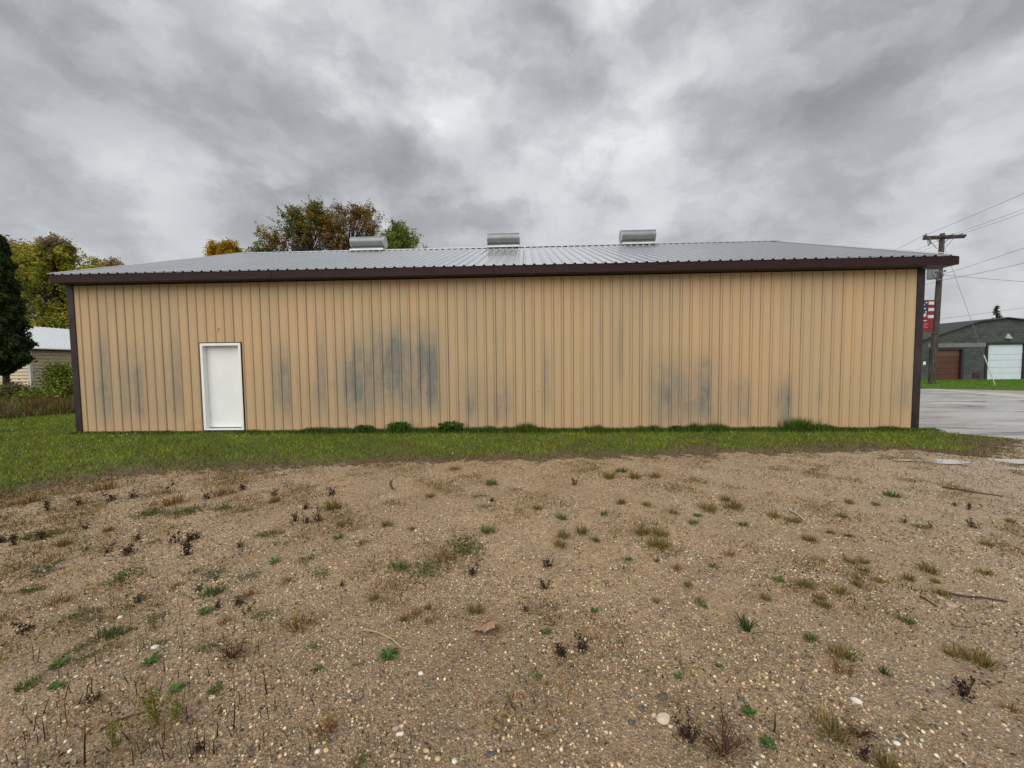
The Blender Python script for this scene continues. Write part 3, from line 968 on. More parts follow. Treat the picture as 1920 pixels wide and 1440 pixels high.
# tall rough weeds behind the lawn on the left
n = 75000
x = U(-26, -.5, n)
yb = np.interp(x, [-40, -20, -7.6, -6, -5.1, -4.0, -.27], [-3, -1.5, 1.0, 2.5, 3.8, 7, 9])
y = yb + np.abs(rng.normal(0, 1.9, n)) + .05
dd_ = y - yb
H = np.clip(.12 + .35 * np.sqrt(dd_), .1, .62) * U(.5, 1.2, n)
cl = pal([(.21, .14, .055), (.15, .075, .035), (.26, .21, .09), (.15, .17, .045), (.11, .15, .035), (.085, .05, .028)], n, .25)
red = (lump(x, y, .8, 2) > .35)
cl[red] = cl[red] * np.array([1.05, .72, .7])
V, F, C = blade_mesh(np.stack([x, y, 0 * x - .03], -1), H, U(.010, .028, n), cl, .4, 2)
tag(mk('rough_weeds', V, F, M_DRY, cols=C), kind='stuff')

# ------------------------------------------------------------------ gravel (uncountable)
PEB = [(.64, .50, .29), (.70, .60, .41), (.52, .37, .20), (.38, .255, .15), (.24, .16, .095), (.13, .115, .10), (.085, .083, .082), (.11, .09, .07), (.36, .21, .14), (.74, .70, .60)]
PW = [.20, .11, .17, .14, .11, .09, .07, .06, .04, .01]
t_ = (1 + 5 ** .5) / 2
ICO_V = np.array([(-1, t_, 0), (1, t_, 0), (-1, -t_, 0), (1, -t_, 0), (0, -1, t_), (0, 1, t_), (0, -1, -t_), (0, 1, -t_), (t_, 0, -1), (t_, 0, 1), (-t_, 0, -1), (-t_, 0, 1)]) / math.hypot(1, t_)
ICO_F = np.array([(0, 11, 5), (0, 5, 1), (0, 1, 7), (0, 7, 10), (0, 10, 11), (1, 5, 9), (5, 11, 4), (11, 10, 2), (10, 7, 6), (7, 1, 8), (3, 9, 4), (3, 4, 2), (3, 2, 6), (3, 6, 8), (3, 8, 9), (4, 9, 5), (2, 4, 11), (6, 2, 10), (8, 6, 7), (9, 8, 1)])
OCT_V = np.array([(1, 0, 0), (0, 1, 0), (-1, 0, 0), (0, -1, 0), (0, 0, 1), (0, 0, -1)], float)
OCT_F = np.array([(0, 1, 4), (1, 2, 4), (2, 3, 4), (3, 0, 4)])


def pebbles(name, n, d0, d1, s0, s1, BV, BF, power=1.0):
    dep = np.sqrt(U(d0 * d0, d1 * d1, n))
    lat = U(-1, 1, n) * (1.42 * dep + 1.6)
    x = CAM[0] + dep * FWD[0] / math.hypot(FWD[0], FWD[1]) + lat * math.cos(YAW)
    y = CAM[1] + dep * FWD[1] / math.hypot(FWD[0], FWD[1]) - lat * math.sin(YAW)
    ok = ~inpoly(x, y, LAWN) & (x < 23)
    ok &= rng.random(n) < np.clip(.62 + .55 * lump(x, y, 1.6, 8.0), .12, 1)
    x, y = x[ok], y[ok]
    n = len(x)
    s = s0 + (s1 - s0) * rng.random(n) ** 3.2
    s = s * (1 + .35 * np.clip((2.6 - dep[ok]) / 1.4, 0, 1))
    th = U(0, 2 * math.pi, n)
    asp, flat_ = U(.6, 1, n), U(.45, .8, n)
    bv = BV[None] * (1 + rng.normal(0, .13, (n, len(BV), 1)))
    X_ = bv[..., 0] * s[:, None]
    Y_ = bv[..., 1] * (s * asp)[:, None]
    Z_ = bv[..., 2] * (s * flat_)[:, None]
    c, sn = np.cos(th)[:, None], np.sin(th)[:, None]
    V = np.stack([x[:, None] + X_ * c - Y_ * sn, y[:, None] + X_ * sn + Y_ * c, (hz(x, y) + s * flat_ * .25)[:, None] + Z_], -1).reshape(-1, 3)
    F = (np.arange(n)[:, None, None] * len(BV) + BF[None]).reshape(-1, 3)
    C = np.repeat(pal(PEB, n, .16, PW), len(BV), 0)
    return tag(mk(name, V, F, M_PEBBLE, cols=C, smooth=True), kind='stuff')


pebbles('gravel', 66000, 1.15, 2.9, .0018, .0085, ICO_V, ICO_F)
pebbles('gravel', 140000, 2.7, 6.8, .0035, .012, OCT_V, OCT_F)
# ------------------------------------------------------------------ trees
M_BARK = simple('bark', (.075, .060, .048), .9, 0, .4, 8, .004, .2, (2, 2, .5))
M_BARKD = simple('dark_bark', (.040, .032, .026), .9, 0, .4, 8, .004, .2, (2, 2, .5))


def tree(name, label, cat, base, top, crowns, palettes, nclus, nleaf, lsize, spread, trunk_r, group=None, fork=.35, bare=0, gap=.0, bark=None, twig_col=None):
    """tapered trunk and limbs reaching into leaf clusters; crowns = [(cx,cy,cz,rx,ry,rz,palette index)] relative to the base"""
    root = thing(name, label, cat, base, 0, group)
    mb = MB()
    H = top
    bend = U(-.25, .25, 6)
    tp = [(bend[0] * t * .6 * math.sin(3 * t), bend[1] * t * .6, H * t * .8) for t in np.linspace(0, 1, 7)]
    mb.tube(tp, [trunk_r * (1.25 - t) if i else trunk_r * 1.5 for i, t in enumerate(np.linspace(0, 1, 7))], 9)
    LP, LC = [], []
    for q in range(nclus):
        cx, cy, cz, rx, ry, rz, pi = crowns[q % len(crowns)]
        d = rng.normal(0, 1, 3)
        d /= np.linalg.norm(d)
        rr = rng.random() ** .42
        c = np.array([cx + d[0] * rx * rr, cy + d[1] * ry * rr, cz + d[2] * rz * rr])
        # limb from the trunk out to this cluster
        zt = min(max(c[2] * U(.45, .75, 1)[0] - .3, H * fork * .6), H * .72)
        t0 = zt / (H * .8)
        s = np.array([bend[0] * t0 * .6 * math.sin(3 * t0), bend[1] * t0 * .6, zt])
        m_ = s + (c - s) * .5 + np.array([0, 0, .12 * np.linalg.norm(c - s)])
        r0 = trunk_r * .30 * U(.5, 1, 1)[0]
        mb.tube([s, s + (m_ - s) * .5 + rng.normal(0, .08, 3), m_, c], [r0, r0 * .7, r0 * .45, r0 * .12], 5, cap=False)
        n = int(nleaf * U(.5, 1.3, 1)[0])
        sp = spread * U(.7, 1.35, 1)[0]
        outw = np.array([c[0] - s[0], c[1] - s[1], 0])
        outw = outw / (np.linalg.norm(outw) + 1e-6)
        pl_ = []
        # leaves sit along upward and outward twigs, in tufts
        for w in range(6):
            tw = outw * U(-.2, 1.0, 1)[0] + rng.normal(0, .55, 3) + np.array([0, 0, .75])
            tw = tw / np.linalg.norm(tw) * sp * U(1.2, 2.6, 1)[0]
            st_ = c - (c - m_) * U(0, .35, 1)[0]
            mb.tube([st_, st_ + tw * .5 + rng.normal(0, .03, 3), st_ + tw], [r0 * .20, r0 * .12, r0 * .05], 3, cap=False)
            k_ = max(n // 6, 3)
            t_ = U(.15, 1.05, k_) ** .8
            pl_.append(st_ + tw * t_[:, None] + rng.normal(0, 1, (k_, 3)) * (sp * .42 * (1.15 - .5 * t_))[:, None])
        pts = np.concatenate(pl_)
        n = len(pts)
        p = palettes[pi] if rng.random() > .05 else palettes[rng.integers(len(palettes))]
        tone = 1 + rng.normal(0, .16)
        LP.append(pts)
        LC.append(pal(p, n, .18) * tone)
    P, C = np.concatenate(LP), np.clip(np.concatenate(LC), .004, .9)
    V, F, CC = leaf_mesh(P, U(.7, 1.25, len(P)) * lsize, C, .7)
    mb.build('trunk', bark or M_BARK, root, smooth=True)
    mk('crown', V, F, M_LEAF, root, cols=CC)
    return root


def at3(px, py, Y):
    return aty(px, py, Y)


def base_of(px, Y, z=0.0):
    p = aty(px, 690, Y)
    return np.array([p[0], Y, z])


CROWN_DY = 0


def crown_px(base, Y, ell):
    """crown lobes given by where they stand: (px, py, half width m, half height m, palette)"""
    out = []
    for px, py, rx, rz, pi in ell:
        p = aty(px, py + CROWN_DY, Y)
        out.append((p[0] - base[0], 0, p[2] - base[2], rx, rx * .8, rz, pi))
    return out


Pg = [(.17, .18, .035), (.23, .22, .04), (.12, .14, .028)]
Pol = [(.34, .33, .04), (.44, .40, .05), (.25, .27, .036), (.52, .43, .07)]
Pye = [(.52, .33, .018), (.62, .42, .03), (.42, .27, .018), (.55, .30, .02)]
Pru = [(.27, .145, .030), (.34, .185, .038), (.21, .12, .026), (.27, .205, .04)]
Prb = [(.25, .125, .055), (.32, .17, .07), (.18, .085, .04), (.38, .24, .11)]
Ppk = [(.36, .25, .18), (.28, .22, .10), (.40, .30, .20)]

Yt = 25
CROWN_DY = 10
b0 = base_of(575, Yt)
tree('maple_tree', 'maple turning from green to rust, tallest tree behind the roof, left of the ridge ventilators', 'tree', b0, 14.5,
     crown_px(b0, Yt, [(565, 430, 2.0, 2.0, 0), (520, 440, 1.8, 1.6, 1), (590, 415, 1.6, 2.6, 1), (545, 415, 1.3, 1.7, 0), (500, 455, 1.2, 1.2, 0), (588, 388, .5, .9, 0), (560, 400, .7, 1.0, 0), (615, 440, 1.6, 1.6, 2), (625, 415, 1.0, 1.6, 1), (610, 405, .8, 1.0, 0), (575, 480, 3.2, 2.2, 0)]),
     [Pg, Pru, Prb], 190, 105, .16, .34, .26)
b0 = base_of(655, Yt + 2)
tree('maple_tree', 'thinner reddish brown maple behind the roof, directly behind the first ridge ventilator from the left', 'tree', b0, 15,
     crown_px(b0, Yt + 2, [(665, 410, 1.6, 1.9, 0), (690, 400, 1.2, 1.2, 0), (625, 415, 1.0, 2.2, 1), (655, 440, 2.2, 1.6, 0), (640, 400, .8, 1.1, 1), (668, 382, .4, .8, 0), (700, 425, .9, 1.0, 0), (660, 480, 3.0, 2.0, 1)]),
     [Pru, Prb], 130, 72, .15, .33, .22, bark=M_BARKD)
b0 = base_of(743, Yt - 4)
tree('small_tree', 'small pointed green tree just right of the first ridge ventilator', 'tree', b0, 11,
     crown_px(b0, Yt - 4, [(744, 426, .50, .8, 0), (742, 446, 1.0, .8, 0), (750, 460, 1.5, .8, 0), (742, 480, 1.6, 1.0, 0), (760, 440, .8, .8, 0), (735, 435, .6, .6, 0)]), [[(.17, .235, .034), (.24, .30, .045), (.12, .17, .03)]], 95, 150, .13, .30, .14)
b0 = base_of(778, Yt)
tree('young_tree', 'sparse young tree with thin orange leaves right of the small green tree', 'tree', b0, 11.6,
     crown_px(b0, Yt, [(768, 450, .6, 1.0, 0), (782, 462, .9, .6, 0), (795, 464, .5, .4, 1)]), [Pol, Ppk], 30, 50, .13, .30, .1)
b0 = base_of(426, Yt)
CROWN_DY = -3
tree('yellow_tree', 'rounded golden yellow tree top showing over the left slope of the roof', 'tree', b0, 12,
     crown_px(b0, Yt, [(426, 470, 1.2, .75, 0), (424, 486, 1.7, 1.0, 0), (440, 474, .8, .6, 0), (408, 478, .7, .5, 0)]), [Pye, Pol], 90, 170, .14, .26, .16)
Yl = 19
CROWN_DY = 27
b0 = base_of(120, Yl)
tree('boxelder_tree', 'broad yellow-green boxelder with pinkish seed clusters behind the shed', 'tree', b0, 11.5,
     crown_px(b0, Yl, [(95, 470, 1.5, 1.1, 0), (130, 500, 2.3, 1.5, 1), (65, 500, 1.6, 2.0, 0), (110, 452, .9, .6, 0), (105, 438, .6, .3, 2), (90, 560, 2.3, 1.6, 1), (140, 560, 1.5, 1.6, 0), (60, 458, .9, .7, 0), (35, 446, .6, .3, 2), (85, 600, 2.2, 1.0, 0), (140, 600, 1.6, 1.0, 1)]),
     [Pol, [(.25, .27, .036), (.33, .34, .045), (.18, .20, .03)], Ppk], 250, 190, .17, .36, .28, bark=M_BARKD)
b0 = base_of(195, Yl + 1)
tree('boxelder_tree', 'lower olive boxelder thinning to pink twigs where the left roof corner cuts across it', 'tree', b0, 10.5,
     crown_px(b0, Yl + 1, [(190, 478, 1.5, .9, 0), (180, 500, 1.6, 1.2, 1), (222, 490, .8, .5, 1), (170, 540, 2.0, 1.5, 0), (212, 478, .6, .5, 2)]),
     [Pol, [(.24, .26, .036), (.30, .32, .045)], Ppk], 95, 150, .15, .33, .2, bark=M_BARKD)
b0 = base_of(15, Yl + 3)
tree('boxelder_tree', 'boxelder half hidden behind the dark arborvitae at the left edge', 'tree', b0, 12,
     crown_px(b0, Yl + 3, [(30, 475, 1.6, 1.2, 0), (-10, 500, 2.5, 2.0, 1), (45, 530, 2.0, 1.8, 1), (20, 580, 2.6, 1.8, 1)]),
     [Pol, [(.25, .27, .036), (.33, .34, .045)]], 130, 170, .16, .38, .25, bark=M_BARKD)

# arborvitae: upright flat sprays round a narrow column
ab = base_of(8, 9.0, .0)
root = thing('arborvitae', 'tall dark evergreen arborvitae column at the left edge beside the shed', 'tree', ab)
MB().tube([(0, 0, -.1), (.04, .02, 1.2), (0, 0, 4), (0, 0, 7.6)], [.16, .12, .09, .02], 8).build('trunk', M_BARKD, root, smooth=True)
n = 40000
zt = U(1.35, 8.15, n)
tt = (zt - 1.35) / 6.8
R = .86 * np.minimum(1, (tt / .12) ** .8) * np.clip(1.12 - tt, .02, 1) ** .55
th = U(0, 2 * math.pi, n)
lob = 1 + .16 * np.sin(5 * th + 3 * zt) + .14 * np.sin(9 * th - 5 * zt) + .12 * np.sin(6.6 * zt + th) + .10 * np.sin(14 * zt + 6 * th)
rr = R * lob * np.sqrt(U(.30, 1.05, n))
P = np.stack([rr * np.cos(th), rr * np.sin(th), zt + .05 * np.sin(7 * th)], -1)
C = pal([(.038, .07, .018), (.055, .092, .022), (.022, .044, .013), (.075, .105, .028)], n, .22)
V, F, CC = leaf_mesh(P, U(.10, .24, n), C, .42, .9, .08)
mk('crown', V, F, M_LEAF, root, cols=CC)

# bare spruce top far behind the grey garage
cb = base_of(1863, 42, 0)
tp = aty(1863, 573, 42)[2]
root = thing('spruce_tree', 'thin bare-looking spruce top above the grey garage roof', 'tree', cb)
m_ = MB().tube([(0, 0, 0), (.05, 0, tp * .6), (0, 0, tp)], [.22, .14, .03], 7)
LP = []
for q in range(90):
    z = tp - .10 - (q / 90) ** 1.1 * 5.2
    L = .12 + (tp - z) * .30 * U(.6, 1.15, 1)[0]
    a = U(0, 6.28, 1)[0]
    e = np.array([L * math.cos(a), L * math.sin(a), z + U(.05, .35, 1)[0] * L])
    m_.tube([(0, 0, z), e * .55 + np.array([0, 0, z * .45 - .10 * L]), e], [.05, .03, .012], 4, cap=False)
    for w in np.linspace(.3, 1, 9):
        LP.append(np.array([0, 0, z]) * (1 - w) + e * w + rng.normal(0, .05, (5, 3)))
m_.build('trunk', M_BARKD, root)
P = np.concatenate(LP)
V, F, CC = leaf_mesh(P, U(.08, .18, len(P)), pal([(.12, .11, .09), (.085, .095, .06), (.15, .13, .11)], len(P), .2), .3)
mk('crown', V, F, M_LEAF, root, cols=CC)

# viny bush before the shed, and a second lower one
for nm, lab, px, Y, lobes, pl_, nl in (
        ('leafy_bush', 'bright green leafy bush climbing in front of the cream shed wall', 100, 6.2, [(.2, 0, .62, .75, .6, .5), (.35, .1, 1.0, .45, .4, .40), (.1, .1, 1.42, .16, .16, .26), (-.65, -.1, .35, .5, .5, .30), (.8, 0, .7, .5, .5, .45)],
         [(.15, .215, .022), (.20, .27, .03), (.10, .15, .02), (.30, .32, .045), (.10, .075, .03)], 9000),
        ('leafy_bush', 'low dull olive bush at the foot of the arborvitae trunk', 45, 6.8, [(0, 0, .3, .8, .6, .3), (-1.0, 0, .4, .8, .6, .35), (-.5, 0, .6, .4, .4, .35)],
         [(.11, .13, .03), (.15, .155, .04), (.08, .09, .025), (.17, .10, .05)], 5000)):
    bp = base_of(px, Y)
    root = thing(nm, lab, 'bush', bp, 0, 'bushes by the shed')
    st_ = MB()
    LP = []
    for q in range(60):
        cx, cy, cz, rx, ry, rz_ = lobes[q % len(lobes)]
        d = rng.normal(0, 1, 3)
        d = d / np.linalg.norm(d) * rng.random() ** .4
        c = np.array([cx + d[0] * rx, cy + d[1] * ry, max(.08, cz + d[2] * rz_)])
        st_.tube([(c[0] * .25, c[1] * .25, 0), (c[0] * .7, c[1] * .7, c[2] * .6), c], [.014, .010, .004], 4, cap=False)
        LP.append(c + rng.normal(0, .17, (nl // 60, 3)))
    st_.build('stem', M_BARKD, root)
    P = np.concatenate(LP)
    P[:, 2] = np.maximum(P[:, 2], .03)
    tone = np.repeat(1 + rng.normal(0, .22, 60), nl // 60)[:, None]
    V, F, CC = leaf_mesh(P, U(.06, .12, len(P)), np.clip(pal(pl_, len(P), .2) * tone, .005, .8), .75)
    mk('foliage', V, F, M_LEAF, root, cols=CC)

# ------------------------------------------------------------------ cream shed on the left
M_DTRIM0 = simple('shed_lap_shade', (.10, .085, .06), .9, 0, .1)
M_SIDING = simple('cream_siding', (.60, .50, .33), .6, 0, .10, 1.6)
M_SHEDROOF, nt, b = new_mat('white_metal_roof')
b.inputs['Base Color'].default_value = (.74, .77, .80, 1)
b.inputs['Roughness'].default_value = .35
b.inputs['Metallic'].default_value = .2
sx0 = aty(57, 690, 12)[0]
ze = aty(57, 653, 12)[2]
shed = thing('shed', 'cream lap-sided shed with white metal roof and dark eave board at far left', 'shed', (sx0, 12, 0))
Wd, Ln = 5.2, 9.0
zrg = ze + 1.45
lap = .19
nl = int((ze + .15) / lap)
MB().box(-Wd + .03, -.002, .002, Ln - .03, -.1, ze).build('wall', M_DTRIM0, shed)  # dark backing colour gives the lap gaps their shadow lines
for q in range(nl):
    z0 = -.05 + q * lap
    MB().prism([(.004, z0 + .012), (.045, z0 + .012), (.045, z0 + .03), (.008, z0 + lap), (.0, z0 + lap)], 1, .07, Ln).build('siding_board', M_SIDING, shed)
    MB().prism([(-.004, z0 + .012), (-.045, z0 + .012), (-.045, z0 + .03), (-.008, z0 + lap), (.0, z0 + lap)], 0, -Wd, -.07).build('siding_board', M_SIDING, shed)
MB().box(-.07, .055, -.055, .07, -.1, ze).build('corner_board', M_CREAM, shed)
MB().add([(-Wd, .02, ze), (0, .02, ze), (-Wd / 2, .02, zrg - .05), (-Wd, .14, ze), (0, .14, ze), (-Wd / 2, .14, zrg - .05)], [(0, 1, 2), (5, 4, 3), (0, 3, 4, 1), (1, 4, 5, 2), (2, 5, 3, 0)]).build('gable', M_SIDING, shed)
MB().box(.06, .32, -.3, Ln + .3, ze - .10, ze + .02).build('eave_board', M_BROWN, shed)
mb = MB()
for sgn in (0, 1):
    for q in range(40):
        y0 = -.32 + q * .241
        for (a, c, h) in ((0, .20, 0.0), (.20, .241, .02)):
            p0 = (.36 if sgn == 0 else -Wd - .36)
            zb_ = ze + .02 - .36 * (zrg - ze) / (Wd / 2) + .17
            mb.add([(p0, y0 + a, zb_ + h), (p0, y0 + c, zb_ + h), (-Wd / 2, y0 + c, zrg + .05 + h), (-Wd / 2, y0 + a, zrg + .05 + h), (p0, y0 + a, zb_ - .03), (p0, y0 + c, zb_ - .03), (-Wd / 2, y0 + c, zrg + .02), (-Wd / 2, y0 + a, zrg + .02)],
                   [(0, 1, 2, 3), (7, 6, 5, 4), (0, 4, 5, 1), (1, 5, 6, 2), (3, 7, 4, 0)])
mb.build('roof', M_SHEDROOF, shed)

# ------------------------------------------------------------------ grey garage across the street
M_GREY, nt, b = new_mat('grey_brick_pattern_siding')
pos = nd(nt, 'NewGeometry').outputs['Position']
sp = nd(nt, 'SeparateXYZ', {0: pos})
uv = nd(nt, 'CombineXYZ', {0: sp.outputs[0], 1: sp.outputs[2], 2: 0.0}).outputs[0]
br = nd(nt, 'TexBrick', {'Vector': uv, 'Color1': (.040, .046, .046, 1), 'Color2': (.078, .085, .084, 1), 'Mortar': (.028, .031, .032, 1), 'Scale': 1.0, 'Mortar Size': .012, 'Brick Width': .42, 'Row Height': .20, 'Bias': 0.0})
nn = noise(nt, pos, 1.2, 4)
nt.links.new(mixc(nt, ramp(nt, nn.outputs[0], [(.35, 0), (.7, .5)]), br.outputs[0], (.085, .098, .084)), b.inputs['Base Color'])
b.inputs['Roughness'].default_value = .85
nt.links.new(nd(nt, 'Bump', {'Height': br.outputs[1], 'Distance': -.01, 'Strength': .6}).outputs[0], b.inputs['Normal'])
M_SHING = simple('dark_roof_shingle', (.045, .050, .050), .85, 0, .3, 4)
M_PALE = simple('pale_grey_band', (.17, .185, .18), .8, 0, .15, 1.5)
M_DTRIM = simple('dark_brown_door_trim', (.030, .020, .020), .6, 0, .2)
M_RUST = simple('rust_red_door_paint', (.095, .034, .020), .55, 0, .15, 2)
M_RUST2 = simple('faded_red_door_paint', (.14, .065, .048), .55, 0, .1, 2)
M_WDOOR = simple('white_garage_door_paint', (.62, .70, .76), .5, 0, .05, 1.5)
GY = 22.0


def gp(px, py):
    p = aty(px, py, GY)
    return p[0], p[2]


gxr, gzr = gp(1885, 597)
zb0 = gp(1850, 713)[1]
gar = thing('garage', 'dark grey gabled garage with white and rust-red overhead doors across the street', 'garage', (gxr, GY, zb0))
prof = [gp(1700, 648), gp(1728, 638.5), gp(1757.6, 629.2), gp(1830.7, 604.6), gp(1885, 597)]
L_ = [(x - gxr, z - zb0) for x, z in prof]
full = L_ + [(-x, z) for x, z in L_[::-1][1:]]


def gx_(px, py=690):
    x, z = gp(px, py)
    return x - gxr, z - zb0


# front wall pieces round the two doors
dA0, dA1 = gx_(1745)[0], gx_(1801)[0]
dAt = gx_(1775, 656)[1]
dB0, dB1 = gx_(1849.5)[0], gx_(1918)[0]
dBt = gx_(1880, 645.5)[1]
w0, w1 = full[0][0], full[-1][0]
gw = MB()
for a, c, lo in ((w0, dA0, -.2), (dA0, dA1, dAt), (dA1, dB0, -.2), (dB0, dB1, dBt), (dB1, w1, -.2)):
    xs_ = sorted({a, c} | {x for x, z in full if a < x < c})
    top_ = [(x, float(np.interp(x, [q[0] for q in full], [q[1] for q in full]))) for x in xs_]
    gw.prism([(a, lo), (c, lo)] + top_[::-1], 1, 0, .2)
gw.build('wall', M_GREY, gar)
MB().box(w0, w0 + .2, .2, 16, -.2, full[0][1] - .02).build('side_wall', M_GREY, gar)
MB().box(w1 - .2, w1, .2, 16, -.2, full[-1][1] - .02).build('side_wall', M_GREY, gar)
rf = MB()
ov = [(full[0][0] - .25, full[0][1] - .07)] + full[1:-1] + [(full[-1][0] + .25, full[-1][1] - .07)]
for (a, az), (c, cz) in zip(ov[:-1], ov[1:]):
    rf.add([(a, -.18, az + .01), (c, -.18, cz + .01), (c, 16.2, cz + .01), (a, 16.2, az + .01), (a, -.18, az + .09), (c, -.18, cz + .09), (c, 16.2, cz + .09), (a, 16.2, az + .09)],
           [(3, 2, 1, 0), (4, 5, 6, 7), (0, 1, 5, 4), (2, 3, 7, 6), (1, 2, 6, 5), (3, 0, 4, 7)])
rf.build('roof', M_SHING, gar)
bz0, bz1 = gx_(1790, 651)[1], gx_(1790, 643.5)[1]
MB().box(gx_(1738)[0], dB0 - .16, -.03, -.002, bz0, bz1).build('lintel_band', M_PALE, gar)
for nm, a, c, top in (('left', dA0, dA1, dAt), ('right', dB0, dB1, dBt)):
    MB().box(a - .15, a + .02, -.06, .15, -.2, top).build('door_trim', M_DTRIM, gar)
    MB().box(c - .02, c + .15, -.06, .15, -.2, top).build('door_trim', M_DTRIM, gar)
    MB().box(a - .15, c + .15, -.062, .15, top + .001, top + .15).build('door_trim', M_DTRIM, gar)
gd = MB().box(dA0 + .021, dA1 - .021, .145, .19, -.1, dAt).build('garage_door', M_DTRIM, gar)
gd['label'] = 'rust-red overhead door with a paler top section'
zz_ = np.linspace(-.02, dAt - .01, 6)
for q in range(5):
    MB().box(dA0 + .03, dA1 - .03, .10, .144, zz_[q] + .012, zz_[q + 1]).build('door_section', M_RUST if q < 4 else M_RUST2, gd, bevel=.01)
gd = MB().box(dB0 + .021, dB1 - .021, .105, .15, -.1, dBt).build('garage_door', M_DTRIM, gar)
gd['label'] = 'white sectional overhead door'
zc_ = [gx_(1880, v)[1] for v in (712, 700, 689, 675.5, 664.7, 646)]
for q in range(5):
    MB().box(dB0 + .03, dB1 - .03, .06, .104, zc_[q] + .012, zc_[q + 1]).build('door_section', M_WDOOR, gd, bevel=.012)
v0, v1 = gx_(1823.5, 708), gx_(1836, 698)
vt = MB().box(v0[0], v1[0], -.04, -.002, v0[1], v1[1]).build('wall_vent', M_DTRIM, gar)
vt['label'] = 'dark red wall vent low between the doors'
for q in range(5):
    z = v0[1] + (v1[1] - v0[1]) * (q + .5) / 5
    MB().box(v0[0] + .03, v1[0] - .03, -.055, -.041, z - .025, z + .02).build('louvre', M_RUST, vt)
s0, s1 = gx_(1730.3, 684), gx_(1735.2, 678)
tag(MB().box(s0[0] + gxr, s1[0] + gxr, GY - .03, GY - .003, s0[1] + zb0, s1[1] + zb0).build('wall_sign', M_FRAME), 'small white notice on the grey garage wall left of the rust-red door', 'sign')
lx, lz = gx_(1889, 631)
lm = MB().add([(lx - .22, -.16, lz - .16), (lx + .22, -.16, lz - .16), (lx + .22, -.002, lz - .12), (lx - .22, -.002, lz - .12), (lx - .06, -.05, lz + .2), (lx + .06, -.05, lz + .2), (lx + .06, -.002, lz + .2), (lx - .06, -.002, lz + .2)],
          [(3, 2, 1, 0), (4, 5, 6, 7), (0, 1, 5, 4), (1, 2, 6, 5), (2, 3, 7, 6), (3, 0, 4, 7)]).build('gable_lamp', M_TANK, gar)

# ------------------------------------------------------------------ utility pole, wires, banner
pb = np.array([37.23, 16.86, .03])
ptop = aty(1767, 438, 17.0)
tl = ptop - pb
pole = thing('utility_pole', 'tall weathered wooden utility pole with double crossarm beside the street', 'utility pole', pb)


def on(t):
    return np.array([tl[0] * t, tl[1] * t, tl[2] * t])


MB().tube([on(t) for t in (-.02, 0, .3, .6, .85, 1.0)], [.19, .185, .17, .15, .135, .125], 14).build('pole', M_POLE, pole, smooth=True)


def rel(px, py, Y=17.0):
    return aty(px, py, Y) - pb


a0, a1 = rel(1727.5, 446.5), rel(1808.5, 443)
for dy in (-.17, .17):
    sh = .18 if dy > 0 else -.10
    MB().bar(a0 + np.array([sh + .1, dy, 0]), a1 + np.array([sh, dy, 0]), .10, .13).build('crossarm', M_POLE, pole, bevel=.008)
for s in (-1, 1):
    for dy in (-.21, .21):
        MB().bar(on(.905) + np.array([s * .1, dy * .8, 0]), on(.905) + np.array([s * .62, dy, tl[2] * .07]), .035, .012).build('crossarm_brace', M_STEEL, pole)
ins_px = [(1731, 441), (1738, 440), (1781, 441), (1789, 439), (1798, 440), (1806, 438)]
tops = []
for q, (px, py) in enumerate(ins_px):
    c = rel(px, py) + np.array([0, (-.17, .17)[q % 2], 0])
    MB().tube([c + np.array([0, 0, -.20]), c + np.array([0, 0, -.05])], .018, 6).build('insulator_pin', M_STEEL, pole)
    MB().tube([c + np.array([0, 0, z]) for z in (-.10, -.06, -.055, 0, .03, .05)], [.05, .085, .05, .06, .05, .03], 10).build('insulator', M_INSUL, pole, smooth=True)
    tops.append(c)
# fuse cut-out under the left arm
c = rel(1735, 449)
cut = MB().tube([c + np.array([.05, -.22, .05]), c + np.array([.05, -.22, -.10])], .03, 8)
cut.tube([c + np.array([.05, -.22, -.08]), c + np.array([.08, -.26, -.36])], [.055, .045], 8)
cut.tube([c + np.array([-.10, -.25, -.12]), c + np.array([-.06, -.28, -.50])], .022, 6)
cut.bar(c + np.array([.06, -.23, -.12]), c + np.array([-.11, -.25, -.12]), .03)
cut.bar(c + np.array([.08, -.25, -.34]), c + np.array([-.06, -.28, -.48]), .03)
cut.build('fuse_cutout', M_STEEL, pole)
# transformer tank and secondary rack
c = rel(1749, 506)
tk = MB().tube([c + np.array([0, 0, z]) for z in (-.58, -.56, .50, .52, .60)], [.24, .27, .27, .29, .18], 18).build('transformer', M_TANK, pole, smooth=True)
MB().tube([c + np.array([.05, -.08, .58]), c + np.array([.05, -.08, .86])], [.05, .03], 8).build('bushing', M_INSUL, tk)
for z in (-.3, .3):
    MB().bar(c + np.array([.15, 0, z]), on((c[2] + z) / tl[2]), .08, .06).build('bracket', M_STEEL, tk)
for k_, (px, py) in enumerate(((1747, 512.5), (1756, 512))):
    pass
r0 = rel(1745, 512.5)
r1 = rel(1759, 511.5)
rk = MB().bar(r0 + np.array([0, -.3, 0]), r1 + np.array([0, -.3, 0]), .08, .07)
for px in (1749.3, 1752.3, 1756):
    q0, q1 = rel(px, 512), rel(px, 527 if px != 1756 else 519)
    rk.bar(q0 + np.array([0, -.3, 0]), q1 + np.array([0, -.3, 0]), .04)
    rk.tube([q1 + np.array([-.07, -.3, 0]), q1 + np.array([.07, -.3, 0])], .07, 8)
rk.bar(rel(1745, 526) + np.array([0, -.3, 0]), rel(1758, 526) + np.array([0, -.2, 0]), .035)
rk.build('secondary_rack', M_STEEL, pole)
lp = [rel(1743, 500), rel(1740, 508), rel(1740.5, 515), rel(1743.5, 521), rel(1749, 525)]
